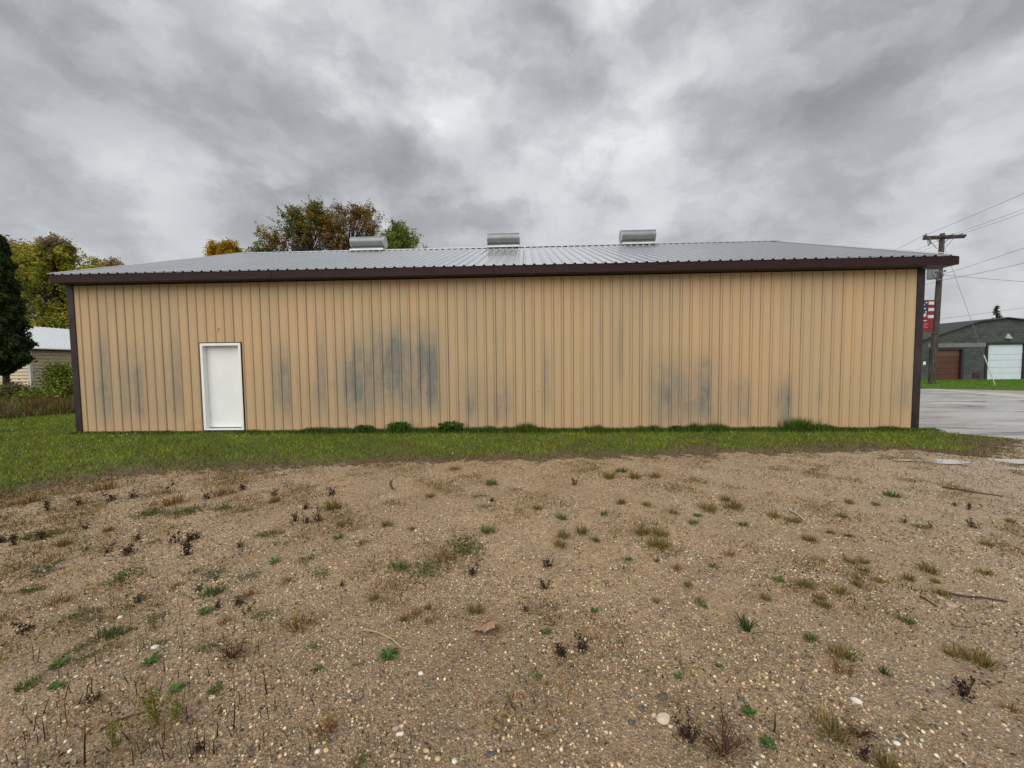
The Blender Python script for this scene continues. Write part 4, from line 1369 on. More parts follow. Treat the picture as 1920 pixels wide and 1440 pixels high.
MB().tube([p + np.array([0, -.25, 0]) for p in lp], .014, 5).build('jumper_loop', M_WIRE, pole)
MB().bar(rel(1765, 514.5), rel(1769, 514.5), .06).build('service_clamp', M_STEEL, pole)
tag_b = rel(1770, 508)
MB().tube([tag_b + np.array([.06, 0, -.06]), tag_b + np.array([.06, 0, .06])], .05, 8).build('spool_insulator', M_STEEL, pole)
# guy wire down to its anchor, with strain insulator and a white guard
anc = gnd(1866, 723, .03) - pb
g0 = on(.955)
MB().tube([g0, anc], .009, 5).build('guy_wire', M_STEEL, pole)
gi = g0 + (anc - g0) * .17
MB().tube([gi - (anc - g0) * .006, gi, gi + (anc - g0) * .006], [.02, .06, .02], 8).build('strain_insulator', M_STEEL, pole)
M_GUARD = simple('white_guy_guard', (.50, .53, .48), .5, 0, .08, 5)
MB().tube([g0 + (anc - g0) * t for t in (.80, .805, .99, 1.0)], [.014, .026, .022, .02], 8).build('guy_guard', M_GUARD, pole)

M_WIRE2 = simple('overhead_cable', (.15, .15, .16), .6, 0, .1)


def wire(p, q, sag, r, label, grp='overhead wires from the utility pole'):
    p, q = np.asarray(p, float), np.asarray(q, float)
    pts = [p + (q - p) * t - np.array([0, 0, sag * 4 * t * (1 - t)]) for t in np.linspace(0, 1, 17)]
    o = MB().tube(pts, r, 5).build('power_line', M_WIRE2)
    tag(o, label, 'power line', grp)


def toward(a, b, z, far):
    """point of height z on the sight line that extends image line a-b by a factor"""
    x, y = a[0] + (b[0] - a[0]) * far, a[1] + (b[1] - a[1]) * far
    return gnd(x, y, z)


wr = .009
wire(tops[1] + pb, toward((1738, 439.5), (1920, 361), 9.9, 1.9), .05, wr, 'topmost of the three upper wires running right from the left end of the crossarm')
wire(tops[3] + pb, toward((1789, 438.5), (1920, 390), 9.9, 2.2), .05, wr, 'middle of the three upper wires running right from the crossarm')
wire(tops[5] + pb, toward((1806, 437.5), (1920, 397), 9.9, 2.2), .05, wr, 'lowest of the three upper wires, leaving the right tip of the crossarm')
wire(tops[0] + pb, toward((1731, 441), (1672, 470), 9.3, 1.6), .05, wr, 'wire running from the left tip of the crossarm down behind the roof')
wire(tops[2] + pb + np.array([0, 0, .0]), toward((1781, 441), (1705, 472.5), 9.3, 1.6), .05, wr, 'upper of two wires crossing behind the pole to the roof edge')
wire(tops[4] + pb, toward((1798, 440), (1718, 474), 9.3, 1.6), .05, wr, 'lower of two wires crossing behind the pole to the roof edge')
wire(rel(1768, 514) + pb, toward((1768, 514), (1917, 464), 6.5, 1.6), .06, wr, 'steepest of the three lower wires running right from the pole side')
wire(rel(1768, 515.5) + pb, toward((1768, 515.5), (1917, 527), 5.6, 1.5), .03, wr * 1.2, 'lower wire sloping gently down to the right edge')
wire(rel(1764, 526) + pb, toward((1764, 526), (1917, 492), 6.2, 1.6), .06, wr * 1.2, 'middle wire rising to the right from the bottom of the rack')
wire(rel(1749, 530) + pb + np.array([0, -.2, 0]), (20.05, 3.0, 3.3), .05, wr, 'service wire slanting from the rack down to the tan building corner')
wire(aty(1700, 606, 45), aty(2000, 566, 45), .05, .02, 'faint distant wire passing behind the spruce top', 'distant wires')
wire(aty(1690, 617, 46), aty(1990, 590, 46), .05, .02, 'faint distant wire low behind the grey garage roof', 'distant wires')

# banner on the pole, seen half behind the building corner
M_RED = simple('banner_red', (.215, .014, .028), .7, 0, .15, 2.5)
M_NAVY = simple('banner_navy', (.018, .030, .085), .7, 0, .15, 3)
M_BWHITE = simple('banner_white', (.62, .58, .57), .7, 0, .06, 3)
M_BPINK = simple('banner_lettering', (.52, .20, .22), .7, 0, .1, 3)
YB = 16.72
c0 = aty(1751.5, 563, YB)
c1 = aty(1748, 623, YB)
bh = c0[2] - c1[2]
bwid = 1.02
ban = thing('banner', 'vertical stars and stripes street banner hanging on the utility pole', 'banner', (c0[0] - bwid, YB, c1[2]))


def bpoly(name, pts, m, lay, par=None):
    def wav(u, v):
        return .020 * math.sin(4 * v + 2 * u) - .004 * lay
    n = len(pts)
    vs = [(u * bwid, wav(u, v), v * bh) for u, v in pts] + [(u * bwid, wav(u, v) + .0025, v * bh) for u, v in pts]
    return MB().add(vs, [tuple(range(n)), tuple(range(2 * n - 1, n - 1, -1))] + [(i, i + n, (i + 1) % n + n, (i + 1) % n) for i in range(n)]).build(name, m, par or ban)


def strip(u0, u1, v0, v1, n=8, sl=0.0, amp=0.0):
    top_ = [(u0 + (u1 - u0) * t, v1 + sl * t + amp * math.sin(5 * t)) for t in np.linspace(0, 1, n)]
    bot = [(u, v - (v1 - v0)) for u, v in top_]
    return bot + top_[::-1]


V = [(u * bwid, .020 * math.sin(4 * v + 2 * u), v * bh) for v in np.linspace(0, 1, 25) for u in np.linspace(0, 1, 9)]
F = [(r * 9 + q, r * 9 + q + 1, r * 9 + q + 10, r * 9 + q + 9) for r in range(24) for q in range(8)]
mk('cloth', np.array(V), np.array(F), M_RED, ban)
for q in range(4):
    v0 = .60 + .095 * q
    bpoly('canton', strip(.0, .64, v0, v0 + .096, 7), M_NAVY, 1)
star = [(.38, .87), (.14, .80), (.45, .745), (.2, .68), (.08, .92), (.52, .93), (.52, .64), (.30, .61)]
for su, sv in star:
    pts = []
    for k_ in range(10):
        a = math.pi / 2 + k_ * math.pi / 5
        r = .070 if k_ % 2 == 0 else .036
        pts.append((su + r * math.cos(a), sv + r * math.sin(a) * bwid / bh))
    bpoly('star', pts, M_BWHITE, 2.2)
for v0 in (.865, .665, .445):
    bpoly('stripe', strip(.66, 1.0, v0, v0 + .095, 5), M_BWHITE, 1)
bpoly('stripe', strip(.0, .55, .47, .565, 8, .035, .008), M_BWHITE, 1)
bpoly('stripe', strip(.0, .62, .325, .350, 8, .045, .008), M_BWHITE, 1)
for v0, u0, u1 in ((.255, .1, .74), (.205, .22, .62), (.145, .12, .72)):
    for q in range(7):
        ua = u0 + (u1 - u0) * q / 7
        bpoly('letter_mark', strip(ua, ua + (u1 - u0) / 7 * .72, v0, v0 + .024, 3), M_BPINK, 1)
for z in (bh + .01, -.01):
    MB().tube([(-.02, .01, z), (bwid + .30, .01, z)], .018, 6).build('banner_arm', M_STEEL, ban)
# ------------------------------------------------------------------ weeds and tufts on the gravel, one by one
def p_tuft(cols, n=110, h=.55, lean=.7, wid=.035, spread=.33):
    P = np.stack([rng.normal(0, spread * .55, n), rng.normal(0, spread * .45, n), 0 * U(0, 1, n) - .01], -1)
    hd = np.arctan2(P[:, 1], P[:, 0]) + rng.normal(0, .7, n)
    return blade_mesh(P, U(.45, 1.1, n) * h, U(.6, 1.3, n) * wid, pal(cols, n, .22), lean, 2, head=hd)


def p_mat(cols, n=190, h=.16):
    P = np.stack([rng.normal(0, .30, n), rng.normal(0, .22, n), 0 * U(0, 1, n) + U(.0, h * .5, n)], -1)
    a = leaf_mesh(P, U(.04, .09, n), pal(cols, n, .25), .6, .5)
    Q = P[: n // 2] * 1.1
    Q[:, 2] = -.01
    b_ = blade_mesh(Q, U(.4, 1.1, len(Q)) * h, U(.012, .026, len(Q)), pal(cols, len(Q), .25), .8, 2)
    return join([a, b_])


def p_dead(cols):
    parts = []
    for s in range(rng.integers(3, 6)):
        a, L = U(0, 6.28, 1)[0], U(.5, 1.15, 1)[0]
        d = np.array([math.cos(a) * .35, math.sin(a) * .35, 1.0]) * L
        o = np.array([rng.normal(0, .14), rng.normal(0, .12), -.02])
        parts.append(tube_np([o, o + d * .5 + rng.normal(0, .05, 3), o + d], [.020, .016, .008], cols[0], 4))
        k_ = 22
        P = o + d * U(.15, 1.05, (k_, 1)[0])[:, None] + rng.normal(0, .085, (k_, 3))
        P[:, 2] = np.maximum(P[:, 2], .01)
        parts.append(leaf_mesh(P, U(.09, .20, k_), pal(cols, k_, .3), .5, .2, .35))
    k_ = 26
    P = np.stack([rng.normal(0, .28, k_), rng.normal(0, .24, k_), U(0, .08, k_)], -1)
    parts.append(leaf_mesh(P, U(.08, .18, k_), pal(cols, k_, .3), .5))
    return join(parts)


def p_rosette(cols, n=15, up=.45):
    parts = []
    for q in range(n):
        a = q * 2.4 + U(-.3, .3, 1)[0]
        L = U(.34, .56, 1)[0]
        w = L * U(.20, .34, 1)[0]
        d = np.array([math.cos(a), math.sin(a), 0])
        s = np.array([-math.sin(a), math.cos(a), 0])
        zz1 = up * L * U(.6, 1.3, 1)[0]
        pts = [(.02, .12, .02), (.35, 1.0, .55 * zz1 / L + .04), (.72, .95, zz1 / L), (1.0, .08, zz1 / L * .72)]
        V = []
        for t, ww, z in pts:
            c = d * L * t + np.array([0, 0, z * L])
            V += [c - s * w * .5 * ww + np.array([0, 0, .03 * ww * L]), c, c + s * w * .5 * ww + np.array([0, 0, .03 * ww * L])]
        F = []
        for r in range(3):
            for k_ in range(2):
                i0 = r * 3 + k_
                F += [(i0, i0 + 1, i0 + 4), (i0, i0 + 4, i0 + 3)]
        parts.append((np.array(V), np.array(F), np.tile(pal(cols, 1, .18), (12, 1))))
    return join(parts)


def p_stem(cols):
    b_ = rng.normal(0, .10, 2)
    return tube_np([(0, 0, -.05), (b_[0] * .3, b_[1] * .3, .45), (b_[0], b_[1], 1.0)], [.030, .022, .014], cols[rng.integers(len(cols))], 5)


def p_fern(cols):
    parts = []
    for s in range(3):
        b_ = rng.normal(0, .16, 2)
        st_ = [(0, 0, -.02), (b_[0] * .5, b_[1] * .5, .5), (b_[0], b_[1], 1.0)]
        parts.append(tube_np(st_, [.014, .010, .004], cols[0], 4))
        k_ = 110
        t = U(.22, 1, k_)
        P = np.stack([b_[0] * t, b_[1] * t, t], -1) + rng.normal(0, 1, (k_, 3)) * (.12 * (1.15 - t))[:, None] * np.array([1, 1, .4])
        parts.append(leaf_mesh(P, U(.05, .11, k_), pal(cols, k_, .22), .3, .6))
    return join(parts)


def p_bush(cols, stems=16, leaves=16):
    parts = []
    for s in range(stems):
        a, L = U(0, 6.28, 1)[0], U(.35, .8, 1)[0]
        e = np.array([math.cos(a) * L * .75, math.sin(a) * L * .6, L * U(.35, .95, 1)[0]])
        m_ = e * .5 + np.array([0, 0, .10]) + rng.normal(0, .03, 3)
        parts.append(tube_np([(0, 0, -.01), m_, e], [.014, .010, .004], cols[0], 4))
        for w in range(3):
            q = m_ + (e - m_) * U(0, .9, 1)[0]
            parts.append(tube_np([q, q + rng.normal(0, .10, 3) + np.array([0, 0, .06])], [.007, .003], cols[0], 3))
        P = np.array([0, 0, .02]) + e * U(.3, 1.05, (leaves, 1)[0])[:, None] + rng.normal(0, .07, (leaves, 3))
        P[:, 2] = np.maximum(P[:, 2], .01)
        parts.append(leaf_mesh(P, U(.035, .085, leaves), pal(cols, leaves, .3), .5))
    return join(parts)


C_T = [(.27, .20, .055), (.20, .15, .04), (.15, .135, .034), (.34, .26, .10), (.12, .095, .03)]
C_O = [(.25, .145, .050), (.19, .10, .035), (.32, .20, .085), (.13, .07, .028)]
C_G = [(.075, .115, .025), (.10, .15, .032), (.055, .085, .022), (.12, .145, .04)]
C_B = [(.075, .14, .02), (.10, .18, .028), (.05, .10, .016)]
C_S = [(.07, .11, .06), (.10, .14, .085), (.05, .08, .045)]
C_D = [(.040, .026, .02), (.06, .038, .026), (.028, .019, .016), (.09, .055, .034)]
C_M = [(.15, .15, .04), (.115, .125, .03), (.20, .17, .055), (.085, .10, .028)]
C_Y = [(.19, .20, .028), (.24, .235, .035), (.14, .165, .025), (.25, .19, .045)]
C_R = [(.085, .040, .026), (.16, .085, .035), (.24, .15, .06), (.12, .06, .03)]
KIND = {  # letter: (object name, category, builder, variants)
    'T': ('grass_tuft', 'grass tuft', lambda: p_tuft(C_T), 6), 'O': ('dry_tuft', 'grass tuft', lambda: p_tuft(C_O, 90, .42, .9, .03), 5),
    'g': ('green_tuft', 'grass tuft', lambda: p_tuft(C_G, 100, .45, .8, .035), 5), 'G': ('weed_patch', 'weed', lambda: p_mat(C_G), 6),
    'S': ('sage_weed', 'weed', lambda: p_mat(C_S, 150, .2), 4), 'M': ('weed_mat', 'weed', lambda: p_mat(C_M, 420, .10), 4), 'D': ('dead_weed', 'weed', lambda: p_dead(C_D), 7),
    'R': ('leafy_weed', 'weed', lambda: p_rosette(C_B), 5), 'Y': ('feathery_weed', 'weed', lambda: p_fern(C_Y), 3), 'P': ('bare_weed', 'weed', lambda: p_stem(C_D), 6),
    'B': ('dry_bush', 'weed', lambda: p_bush(C_R), 3), 'X': ('spiky_weed', 'weed', lambda: p_tuft([(.05, .075, .022), (.075, .11, .03), (.035, .05, .016)], 46, .75, .85, .045, .12), 2)}
PLANTS = '''
M 280 953 62 flat olive weed mat on the gravel straight out from the white door
M 350 947 70 wide flat weed mat just beyond and right of the olive mat
M 77 993 84 olive weed mat nearest the left picture edge on pale gravel
D 80 1007 22 black dead weed in front of the olive mat at the left edge
D 7 1013 20
D 27 1019 20
T 202 993 18 single yellow-green tuft on the pale gravel at left
D 210 937 22 dark dead weed at the lawn edge left of the white door
D 247 933 20
D 315 922 18
D 573 952 18
D 620 927 20
D 515 927 14
D 553 976 20 left one of three black weeds in a row below the lawn edge
D 577 980 20 middle one of three black weeds in a row below the lawn edge
D 598 978 22 right one of three black weeds in a row below the lawn edge
T 513 938 22
T 623 950 36 broad straw tuft just below the lawn, right of the black weeds
S 462 953 26
D 330 1013 24 tall black dead weed in the middle of the left gravel
D 360 1009 24 black dead weed with two prongs right beside the tall one
D 372 1006 16
D 237 1035 24 black dead weed standing alone below the olive mats
D 350 1037 32 broadest black dead weed on the left gravel
G 287 1013 20
D 257 1009 16
M 507 1000 50 thin olive weed mat left of centre on the gravel
R 633 1009 22 bright green leafy weed below the straw tuft near the lawn
D 448 1029 18
D 163 1033 14
D 200 1036 14
D 160 989 16
S 80 1067 42 grey-green weed mat by the left picture edge
S 113 1052 22
G 232 1075 60 long dark green weed mat on the left gravel
G 367 1068 26
S 402 1073 46 grey-green weed mat right of the small dark green patch
S 467 1080 40
R 515 1056 24
G 573 1050 32
G 600 1072 36 green weed patch beside the black weeds left of centre
g 400 1110 42 long green grass patch with a dead stub at its left end
D 372 1106 16
D 260 1122 20
S 293 1152 36 round grey-green weed on the left gravel
R 385 1145 26 bright green upright weed left of two black stubs
D 407 1139 20
G 143 1145 42
G 180 1150 28
D 445 1133 26
D 467 1147 22
G 493 1150 42
g 212 1182 46 lush dark green grass clump on the left foreground gravel
Y 290 1178 26
G 146 1208 38
G 156 1228 32
R 112 1240 30 leafy weed with reddish tips at far left foreground
R 281 1237 32 bright leafy weed with a dead stalk standing behind it
g 48 1281 36 dull green grass clump in the left corner foreground
R 104 1281 26
G 394 1211 46 green weed patch left of the reddish dead bush
S 298 1201 36
B 434 1240 60 reddish dead bushy weed in the left foreground
R 328 1296 32 flat bright weed right above the feathery yellow-green plants
R 402 1299 24
Y 298 1366 62 taller feathery yellow-green plant in the left foreground
Y 333 1364 50 shorter feathery yellow-green plant in the left foreground
Y 211 1406 40 yellowish feathery plant bent low near the bottom left
P 439 1375 46
P 408 1392 36
P 450 1327 30
P 516 1339 32
P 500 1308 46
P 353 1355 32
P 257 1310 32
P 240 1280 26
P 180 1243 28
P 132 1295 26
P 81 1336 36
P 309 1434 42
P 159 1434 56
P 242 1392 32
P 148 1318 32
P 70 1238 26
P 171 1300 32
P 388 1322 20
P 110 1265 24
P 60 1355 26
P 210 1345 24
P 356 1260 22
P 470 1265 26
P 540 1395 30
P 590 1330 26
P 300 1300 22
D 371 1412 30 black stubby dead weed near the bottom left
D 174 1314 26
O 853 877 26 pale straw tuft at the edge of the lawn near the middle
g 920 902 26
S 900 927 28
S 907 948 24
T 807 927 20
T 1007 953 20
g 1052 971 24 upright green tuft right of centre on the gravel
T 1090 995 30 round olive grass tuft in the middle of the gravel
T 1055 1003 26
T 1050 1020 26
g 1117 1012 20
g 1132 964 18
M 870 1014 100 widest olive grass mat in the middle of the gravel
g 915 993 28
O 830 1042 46 orange-brown dry tuft in the middle of the gravel
g 748 1061 34 bright green grass clump left of the orange-brown tuft
G 797 1062 58 broad green weed patch beside the bright green clump
D 1028 1055 22 dark brown dead clump alone on the middle gravel
D 1020 1096 24
D 885 1070 26
G 840 1063 20
S 1140 1095 16
g 1178 1047 16
g 1232 1050 14
T 1203 997 30
T 1237 999 32 straw tuft uppermost of a row of three right of centre
T 1237 1020 38 straw tuft lowest of a row of three right of centre
T 1165 945 20
T 1213 950 16
T 1263 962 18
T 1143 893 26
T 1190 893 26
T 1225 891 24
g 1165 881 24
T 723 987 22
T 772 994 14
T 892 1143 32 tawny grass tuft directly behind the big dead leaf
O 778 1146 28
T 803 1136 18
O 803 1163 22
D 988 1141 18
R 1115 1141 16
D 735 914 16
D 923 939 14
D 1077 909 14
T 1328 950 38 broad pale straw tuft in front of the right half of the wall
T 1377 948 34 straw tuft right beside the broad pale one
T 1360 935 22
g 1307 965 16
g 1300 979 20
g 1393 980 20
T 1450 964 22
T 1488 972 24
g 1673 927 28 green tuft by itself on the right gravel near the street
T 1593 942 18
T 1642 946 14
T 1580 965 18
T 1555 995 18
g 1590 1002 16
T 1517 1006 28
T 1595 1051 22
T 1618 1050 22
T 1620 1069 20
T 1607 1099 24
T 1605 1086 18
T 1573 1113 30 round olive tuft on the right gravel below a pair of tufts
T 1510 1100 30
T 1435 1123 24 round golden tuft left of the spiky green weed
T 1537 1125 22
T 1547 1140 24
T 1703 1082 22
T 1647 1089 20
T 1740 1066 32
T 1753 1087 18
T 1847 1075 24
T 1850 1021 18
M 1730 983 32
D 1827 990 20
T 1897 979 18
T 1767 1111 24
D 1818 953 14
D 1790 946 12
D 1697 977 14
D 1745 988 12
R 1335 1062 16
R 1460 1089 22
O 1310 1132 24
R 1318 1140 16
X 1399 1180 52 spiky dark green weed with spreading blades on the right foreground
D 1049 1222 38 black and green dead weed in the middle foreground
D 1088 1214 30 black dead weed right of the black and green one
R 1023 1181 20
D 1283 1375 42 large black matted weed beside the big cream stone
B 1354 1412 108 large reddish dry bush at the bottom of the picture
R 1404 1334 24 bright leafy weed above the large reddish dry bush
R 1441 1390 32 bright round-leaved weed right of the large reddish dry bush
R 1272 1267 17
R 1009 1268 15
R 1349 1250 14
P 1452 1372 62
P 1064 1312 28
P 1276 1176 16
P 721 1264 26
P 613 1295 24
P 681 1312 24
P 770 1395 28
P 850 1290 20
P 960 1330 24
P 1130 1330 20
P 745 1410 26
P 660 1350 22
P 1500 1300 26
T 1830 1236 50 big olive grass clump at the far right foreground
T 1781 1226 24 small olive tuft left of the big olive clump at far right
D 1805 1300 44 black dead weed in the right foreground
O 1896 1328 34
O 1577 1260 40 tawny round grass tuft in the right foreground
T 1577 1230 46 flat straw tuft just behind the tawny round one
X 1658 1264 28 small dark weed with black seed spikes in the right foreground
g 1700 1166 26
T 1560 1372 60 large olive grass clump at the lower right
D 1618 1418 30 black dead stump weed at the lower right edge of the picture
T 1664 1434 44 straw tuft at the very bottom right
B 1610 1385 60 dry brown branching weed behind the black stump at lower right
g 1518 1203 26
G 1515 1237 18
R 728 1228 34 bright green clover-like weed at the end of the curved straw
G 669 1245 20
G 589 1209 24
R 598 1256 20
O 560 1166 54 wide orange-brown dry tuft in the middle left foreground
O 613 1368 48 spidery dry tuft in the bottom middle left
M 672 1424 50 olive and orange weed patch at the bottom middle left
T 757 1158 20
D 640 1095 14
T 1290 1100 20
O 1270 1065 24
T 1230 1130 16
O 1370 1040 26
O 680 1020 24
T 640 985 24
T 700 1120 20
O 540 1090 26
O 470 1115 24
O 330 1095 24
O 420 1165 26
T 120 1020 26
M 60 1100 46 dull olive mat near the left edge in front of the pale gravel
O 110 1125 36
D 45 1180 28
M 420 945 46 brown and olive weed mat below the lawn, right of the white door
O 200 915 40
O 330 935 44
O 420 920 40
D 455 915 18
D 390 930 18
D 150 945 16
D 90 955 20
O 60 940 40
'''
vari = {}
for key, (nm, cat, fn, nv) in KIND.items():
    vari[key] = []
    for q in range(nv):
        V, F, C = fn()
        me = mesh(nm, V, F, C)
        me.materials.append(M_DRY if key in 'DPBO' else M_GRASS)
        vari[key].append(me)
DESC = {'T': 'small tawny grass tuft', 'O': 'small orange-brown dry tuft', 'g': 'small green grass tuft', 'G': 'small green weed patch', 'S': 'small grey-green weed patch', 'M': 'small olive weed mat',
        'D': 'small black dead weed', 'R': 'small bright leafy weed', 'Y': 'small yellowish feathery weed', 'P': 'thin dark leafless weed stem', 'B': 'dry bush', 'X': 'spiky weed'}
LANDMARKS = [(912, 1183, 'big dead leaf'), (715, 1195, 'curved straw'), (1244, 1345, 'big cream stone'), (1399, 1180, 'spiky green weed'), (1354, 1405, 'large reddish bush'),
             (1830, 1236, 'big olive clump'), (870, 1014, 'widest olive mat'), (310, 1365, 'feathery plants'), (434, 1240, 'reddish dead bush'), (212, 1182, 'lush dark green clump'),
             (350, 1037, 'broadest black weed'), (577, 978, 'row of three black weeds'), (1328, 950, 'broad pale straw tuft'), (1495, 965, 'forked stick'), (1830, 1123, 'long dark twig'),
             (1825, 920, 'long reddish twig'), (1850, 890, 'puddles'), (1435, 1123, 'round golden tuft'), (830, 1042, 'orange-brown dry tuft'), (1090, 995, 'round olive tuft'),
             (230, 1075, 'long dark green mat'), (315, 950, 'two olive mats'), (293, 1152, 'round grey-green weed'), (560, 1166, 'wide orange-brown tuft'), (1028, 1055, 'dark brown dead clump'),
             (1237, 1008, 'row of three straw tufts'), (1560, 1372, 'olive clump at lower right'), (1805, 1300, 'black weed at far right'), (613, 1368, 'spidery dry tuft'), (77, 993, 'olive mat at the left edge'),
             (1673, 927, 'lone green tuft'), (797, 1062, 'broad green patch'), (48, 1281, 'dull green corner clump'), (600, 1072, 'green patch by black weeds')]
used = set()
cnt = {}
for ln in PLANTS.strip().splitlines():
    a = ln.split(' ', 4)
    key, px, py, w = a[0], float(a[1]), float(a[2]), float(a[3])
    p = gnd(px, py + (0.0 if key in 'PYB' else .12 * w))
    p[2] = float(hz(p[0], p[1]))
    size = w * depth(p) / FPX
    nm, cat = KIND[key][:2]
    cnt[key] = cnt.get(key, -1) + 1
    o = link(nm, vari[key][cnt[key] % len(vari[key])])
    o.location = p
    o.rotation_euler = (0, 0, random.uniform(0, 6.28))
    if key == 'P':
        o.rotation_euler = (random.uniform(-.28, .28), random.uniform(-.28, .28), random.uniform(0, 6))
    k_ = 1.12 * {'P': .95, 'Y': 1.15, 'B': .85, 'D': .95, 'M': .78, 'G': .95, 'S': .95, 'R': 1.05, 'X': .95}.get(key, 1.05) * size
    o.scale = (k_, k_ * random.uniform(.85, 1.1), k_ * (random.uniform(.75, 1.05)))
    if len(a) > 4:
        lab = a[4]
    else:
        # say which one by the nearest landmark whose phrase is still free
        for d_, lx_, ly_, lt in sorted((math.hypot(px - u, (py - v) * 1.6), u, v, t) for u, v, t in LANDMARKS):
            ex, ey = px - lx_, (py - ly_) * 1.6
            rel_ = [('left of' if ex < 0 else 'right of')] if abs(ex) > .45 * abs(ey) else []
            rel_ = ([('beyond' if ey < 0 else 'in front of')] if abs(ey) > .45 * abs(ex) else []) + rel_
            ad = 'just ' if d_ < 60 else ('' if d_ < 140 else 'well ')
            lab = '%s %s%s the %s' % (DESC[key], ad, ' and '.join(rel_), lt)
            lab = lab.replace('in front of and', 'in front and')
            if lab not in used and len(lab.split()) <= 16:
                break
    used.add(lab)
    tag(o, lab, cat, nm.replace('_', ' ') + ' plants on the gravel')

# finer growth nobody could count: dry specks and seedlings between the tufts
n = 100000
dep_ = np.sqrt(U(1.2, 7.0 ** 2, n))
lat = U(-1, 1, n) * (1.4 * dep_ + 2.0)
x = CAM[0] + dep_ * FWD[0] + lat * math.cos(YAW)
y = CAM[1] + dep_ * FWD[1] - lat * math.sin(YAW)
ok = ~inpoly(x, y, LAWN) & (x < 22) & (rng.random(n) < np.clip(-.10 + .62 * lump(x, y, 1.25, 4.4) + .25 * lump(x, y, 3.7, 1.0) + .34 * np.clip((9.5 - x) / 4, 0, 1), 0, 1))
x, y = x[ok], y[ok]
n = len(x)
xx = np.repeat(x, 6) + rng.normal(0, .035, n * 6)
yy = np.repeat(y, 6) + rng.normal(0, .035, n * 6)
cc = np.repeat(pal([(.30, .17, .055), (.23, .14, .05), (.17, .14, .04), (.11, .12, .03), (.36, .23, .10), (.07, .04, .025)], n, .2), 6, 0)
V, F, C = blade_mesh(np.stack([xx, yy, hz(xx, yy) - .002], -1), U(.012, .045, n * 6), U(.004, .010, n * 6), cc, 1.1)
tag(mk('sparse_ground_cover', V, F, M_DRY, cols=C), kind='stuff')

# dead bits, seed heads and crumbs of leaf strewn over the lot
n = 150000
dep_ = np.sqrt(U(1.2, 7.2 ** 2, n))
lat = U(-1, 1, n) * (1.4 * dep_ + 2.0)
x = CAM[0] + dep_ * FWD[0] + lat * math.cos(YAW)
y = CAM[1] + dep_ * FWD[1] - lat * math.sin(YAW)
ok = ~inpoly(x, y, LAWN) & (x < 22) & (rng.random(n) < np.clip(.22 + .5 * lump(x, y, 1.5, 2.4) + .35 * lump(x, y, 5.2, 1.0) + .22 * np.clip((10 - x) / 4, 0, 1), .04, 1))
x, y = x[ok], y[ok]
V, F, C = leaf_mesh(np.stack([x, y, hz(x, y) + .004], -1), U(.006, .024, len(x)), pal([(.055, .032, .02), (.10, .06, .03), (.24, .14, .055), (.33, .22, .10), (.16, .12, .05), (.035, .025, .02), (.12, .13, .04)], len(x), .25), .5)
tag(mk('plant_litter', V, F, M_DRY, cols=C), kind='stuff')

# a thicket of thin dry stalks over the left foreground
n = 700
px_, py_ = U(-20, 760, n), 1440 - 420 * U(0, 1, n) ** 1.3
P = np.array([gnd(a, b_) for a, b_ in zip(px_, py_)])
P[:, 2] = hz(P[:, 0], P[:, 1]) - .003
ok = lump(P[:, 0], P[:, 1], 2.1, 3.3) + .5 * (400 - px_) / 400 > -.1
P = P[ok]
V, F, C = blade_mesh(P, U(.03, .12, len(P)), U(.0025, .005, len(P)), pal([(.06, .035, .025), (.10, .055, .03), (.16, .09, .04), (.08, .08, .03)], len(P), .25), .3, 2)
tag(mk('dry_stalks', V, F, M_DRY, cols=C), kind='stuff')

# leafy clumps against the wall foot
CL = [(682, 812, 34, 'left-most bushy weed clump against the tan wall', 0), (748, 808, 44, 'second bushy weed clump along the wall under the arched stain', 1), (845, 806, 46, 'third bushy weed clump along the wall right of the arched stain', 0),
      (1268, 802, 26, 'small dark leafy clump against the right half of the wall', 0), (1496, 804, 51, 'big shaggy grass clump against the right part of the wall', 1)]
for px, py, w, lab, gr in CL:
    q = aty(px, py, -.16)
    base = np.array([q[0], -.16, 0.0])
    size = w * depth(base) / FPX
    n = 420
    th, r = U(0, 6.28, n), np.sqrt(U(0, 1, n)) * .5
    P = np.stack([r * np.cos(th), r * np.sin(th) * .5, U(.02, 1, n) * (.55 - .5 * r * r)], -1)
    parts = [leaf_mesh(P, U(.09, .18, n), pal([(.055, .115, .016), (.08, .15, .02), (.04, .085, .013), (.10, .175, .026)], n, .22), .7, .5)]
    nb_ = (520 if w > 50 else 260) if gr else 90
    Q = np.stack([rng.normal(0, .28, nb_), rng.normal(0, .13, nb_), 0 * U(0, 1, nb_)], -1)
    parts.append(blade_mesh(Q, U(.3, .75, nb_), U(.015, .03, nb_), pal([(.075, .15, .018), (.10, .18, .024)], nb_, .25), .5, 2))
    if gr and w > 50:
        parts = parts[1:]
    V, F, C = join(parts)
    o = tag(mk('weed_clump', V * np.array([size, size, size * .85]), F, M_LEAF, cols=C), lab, 'weed', 'clumps along the wall foot')
    o.location = base
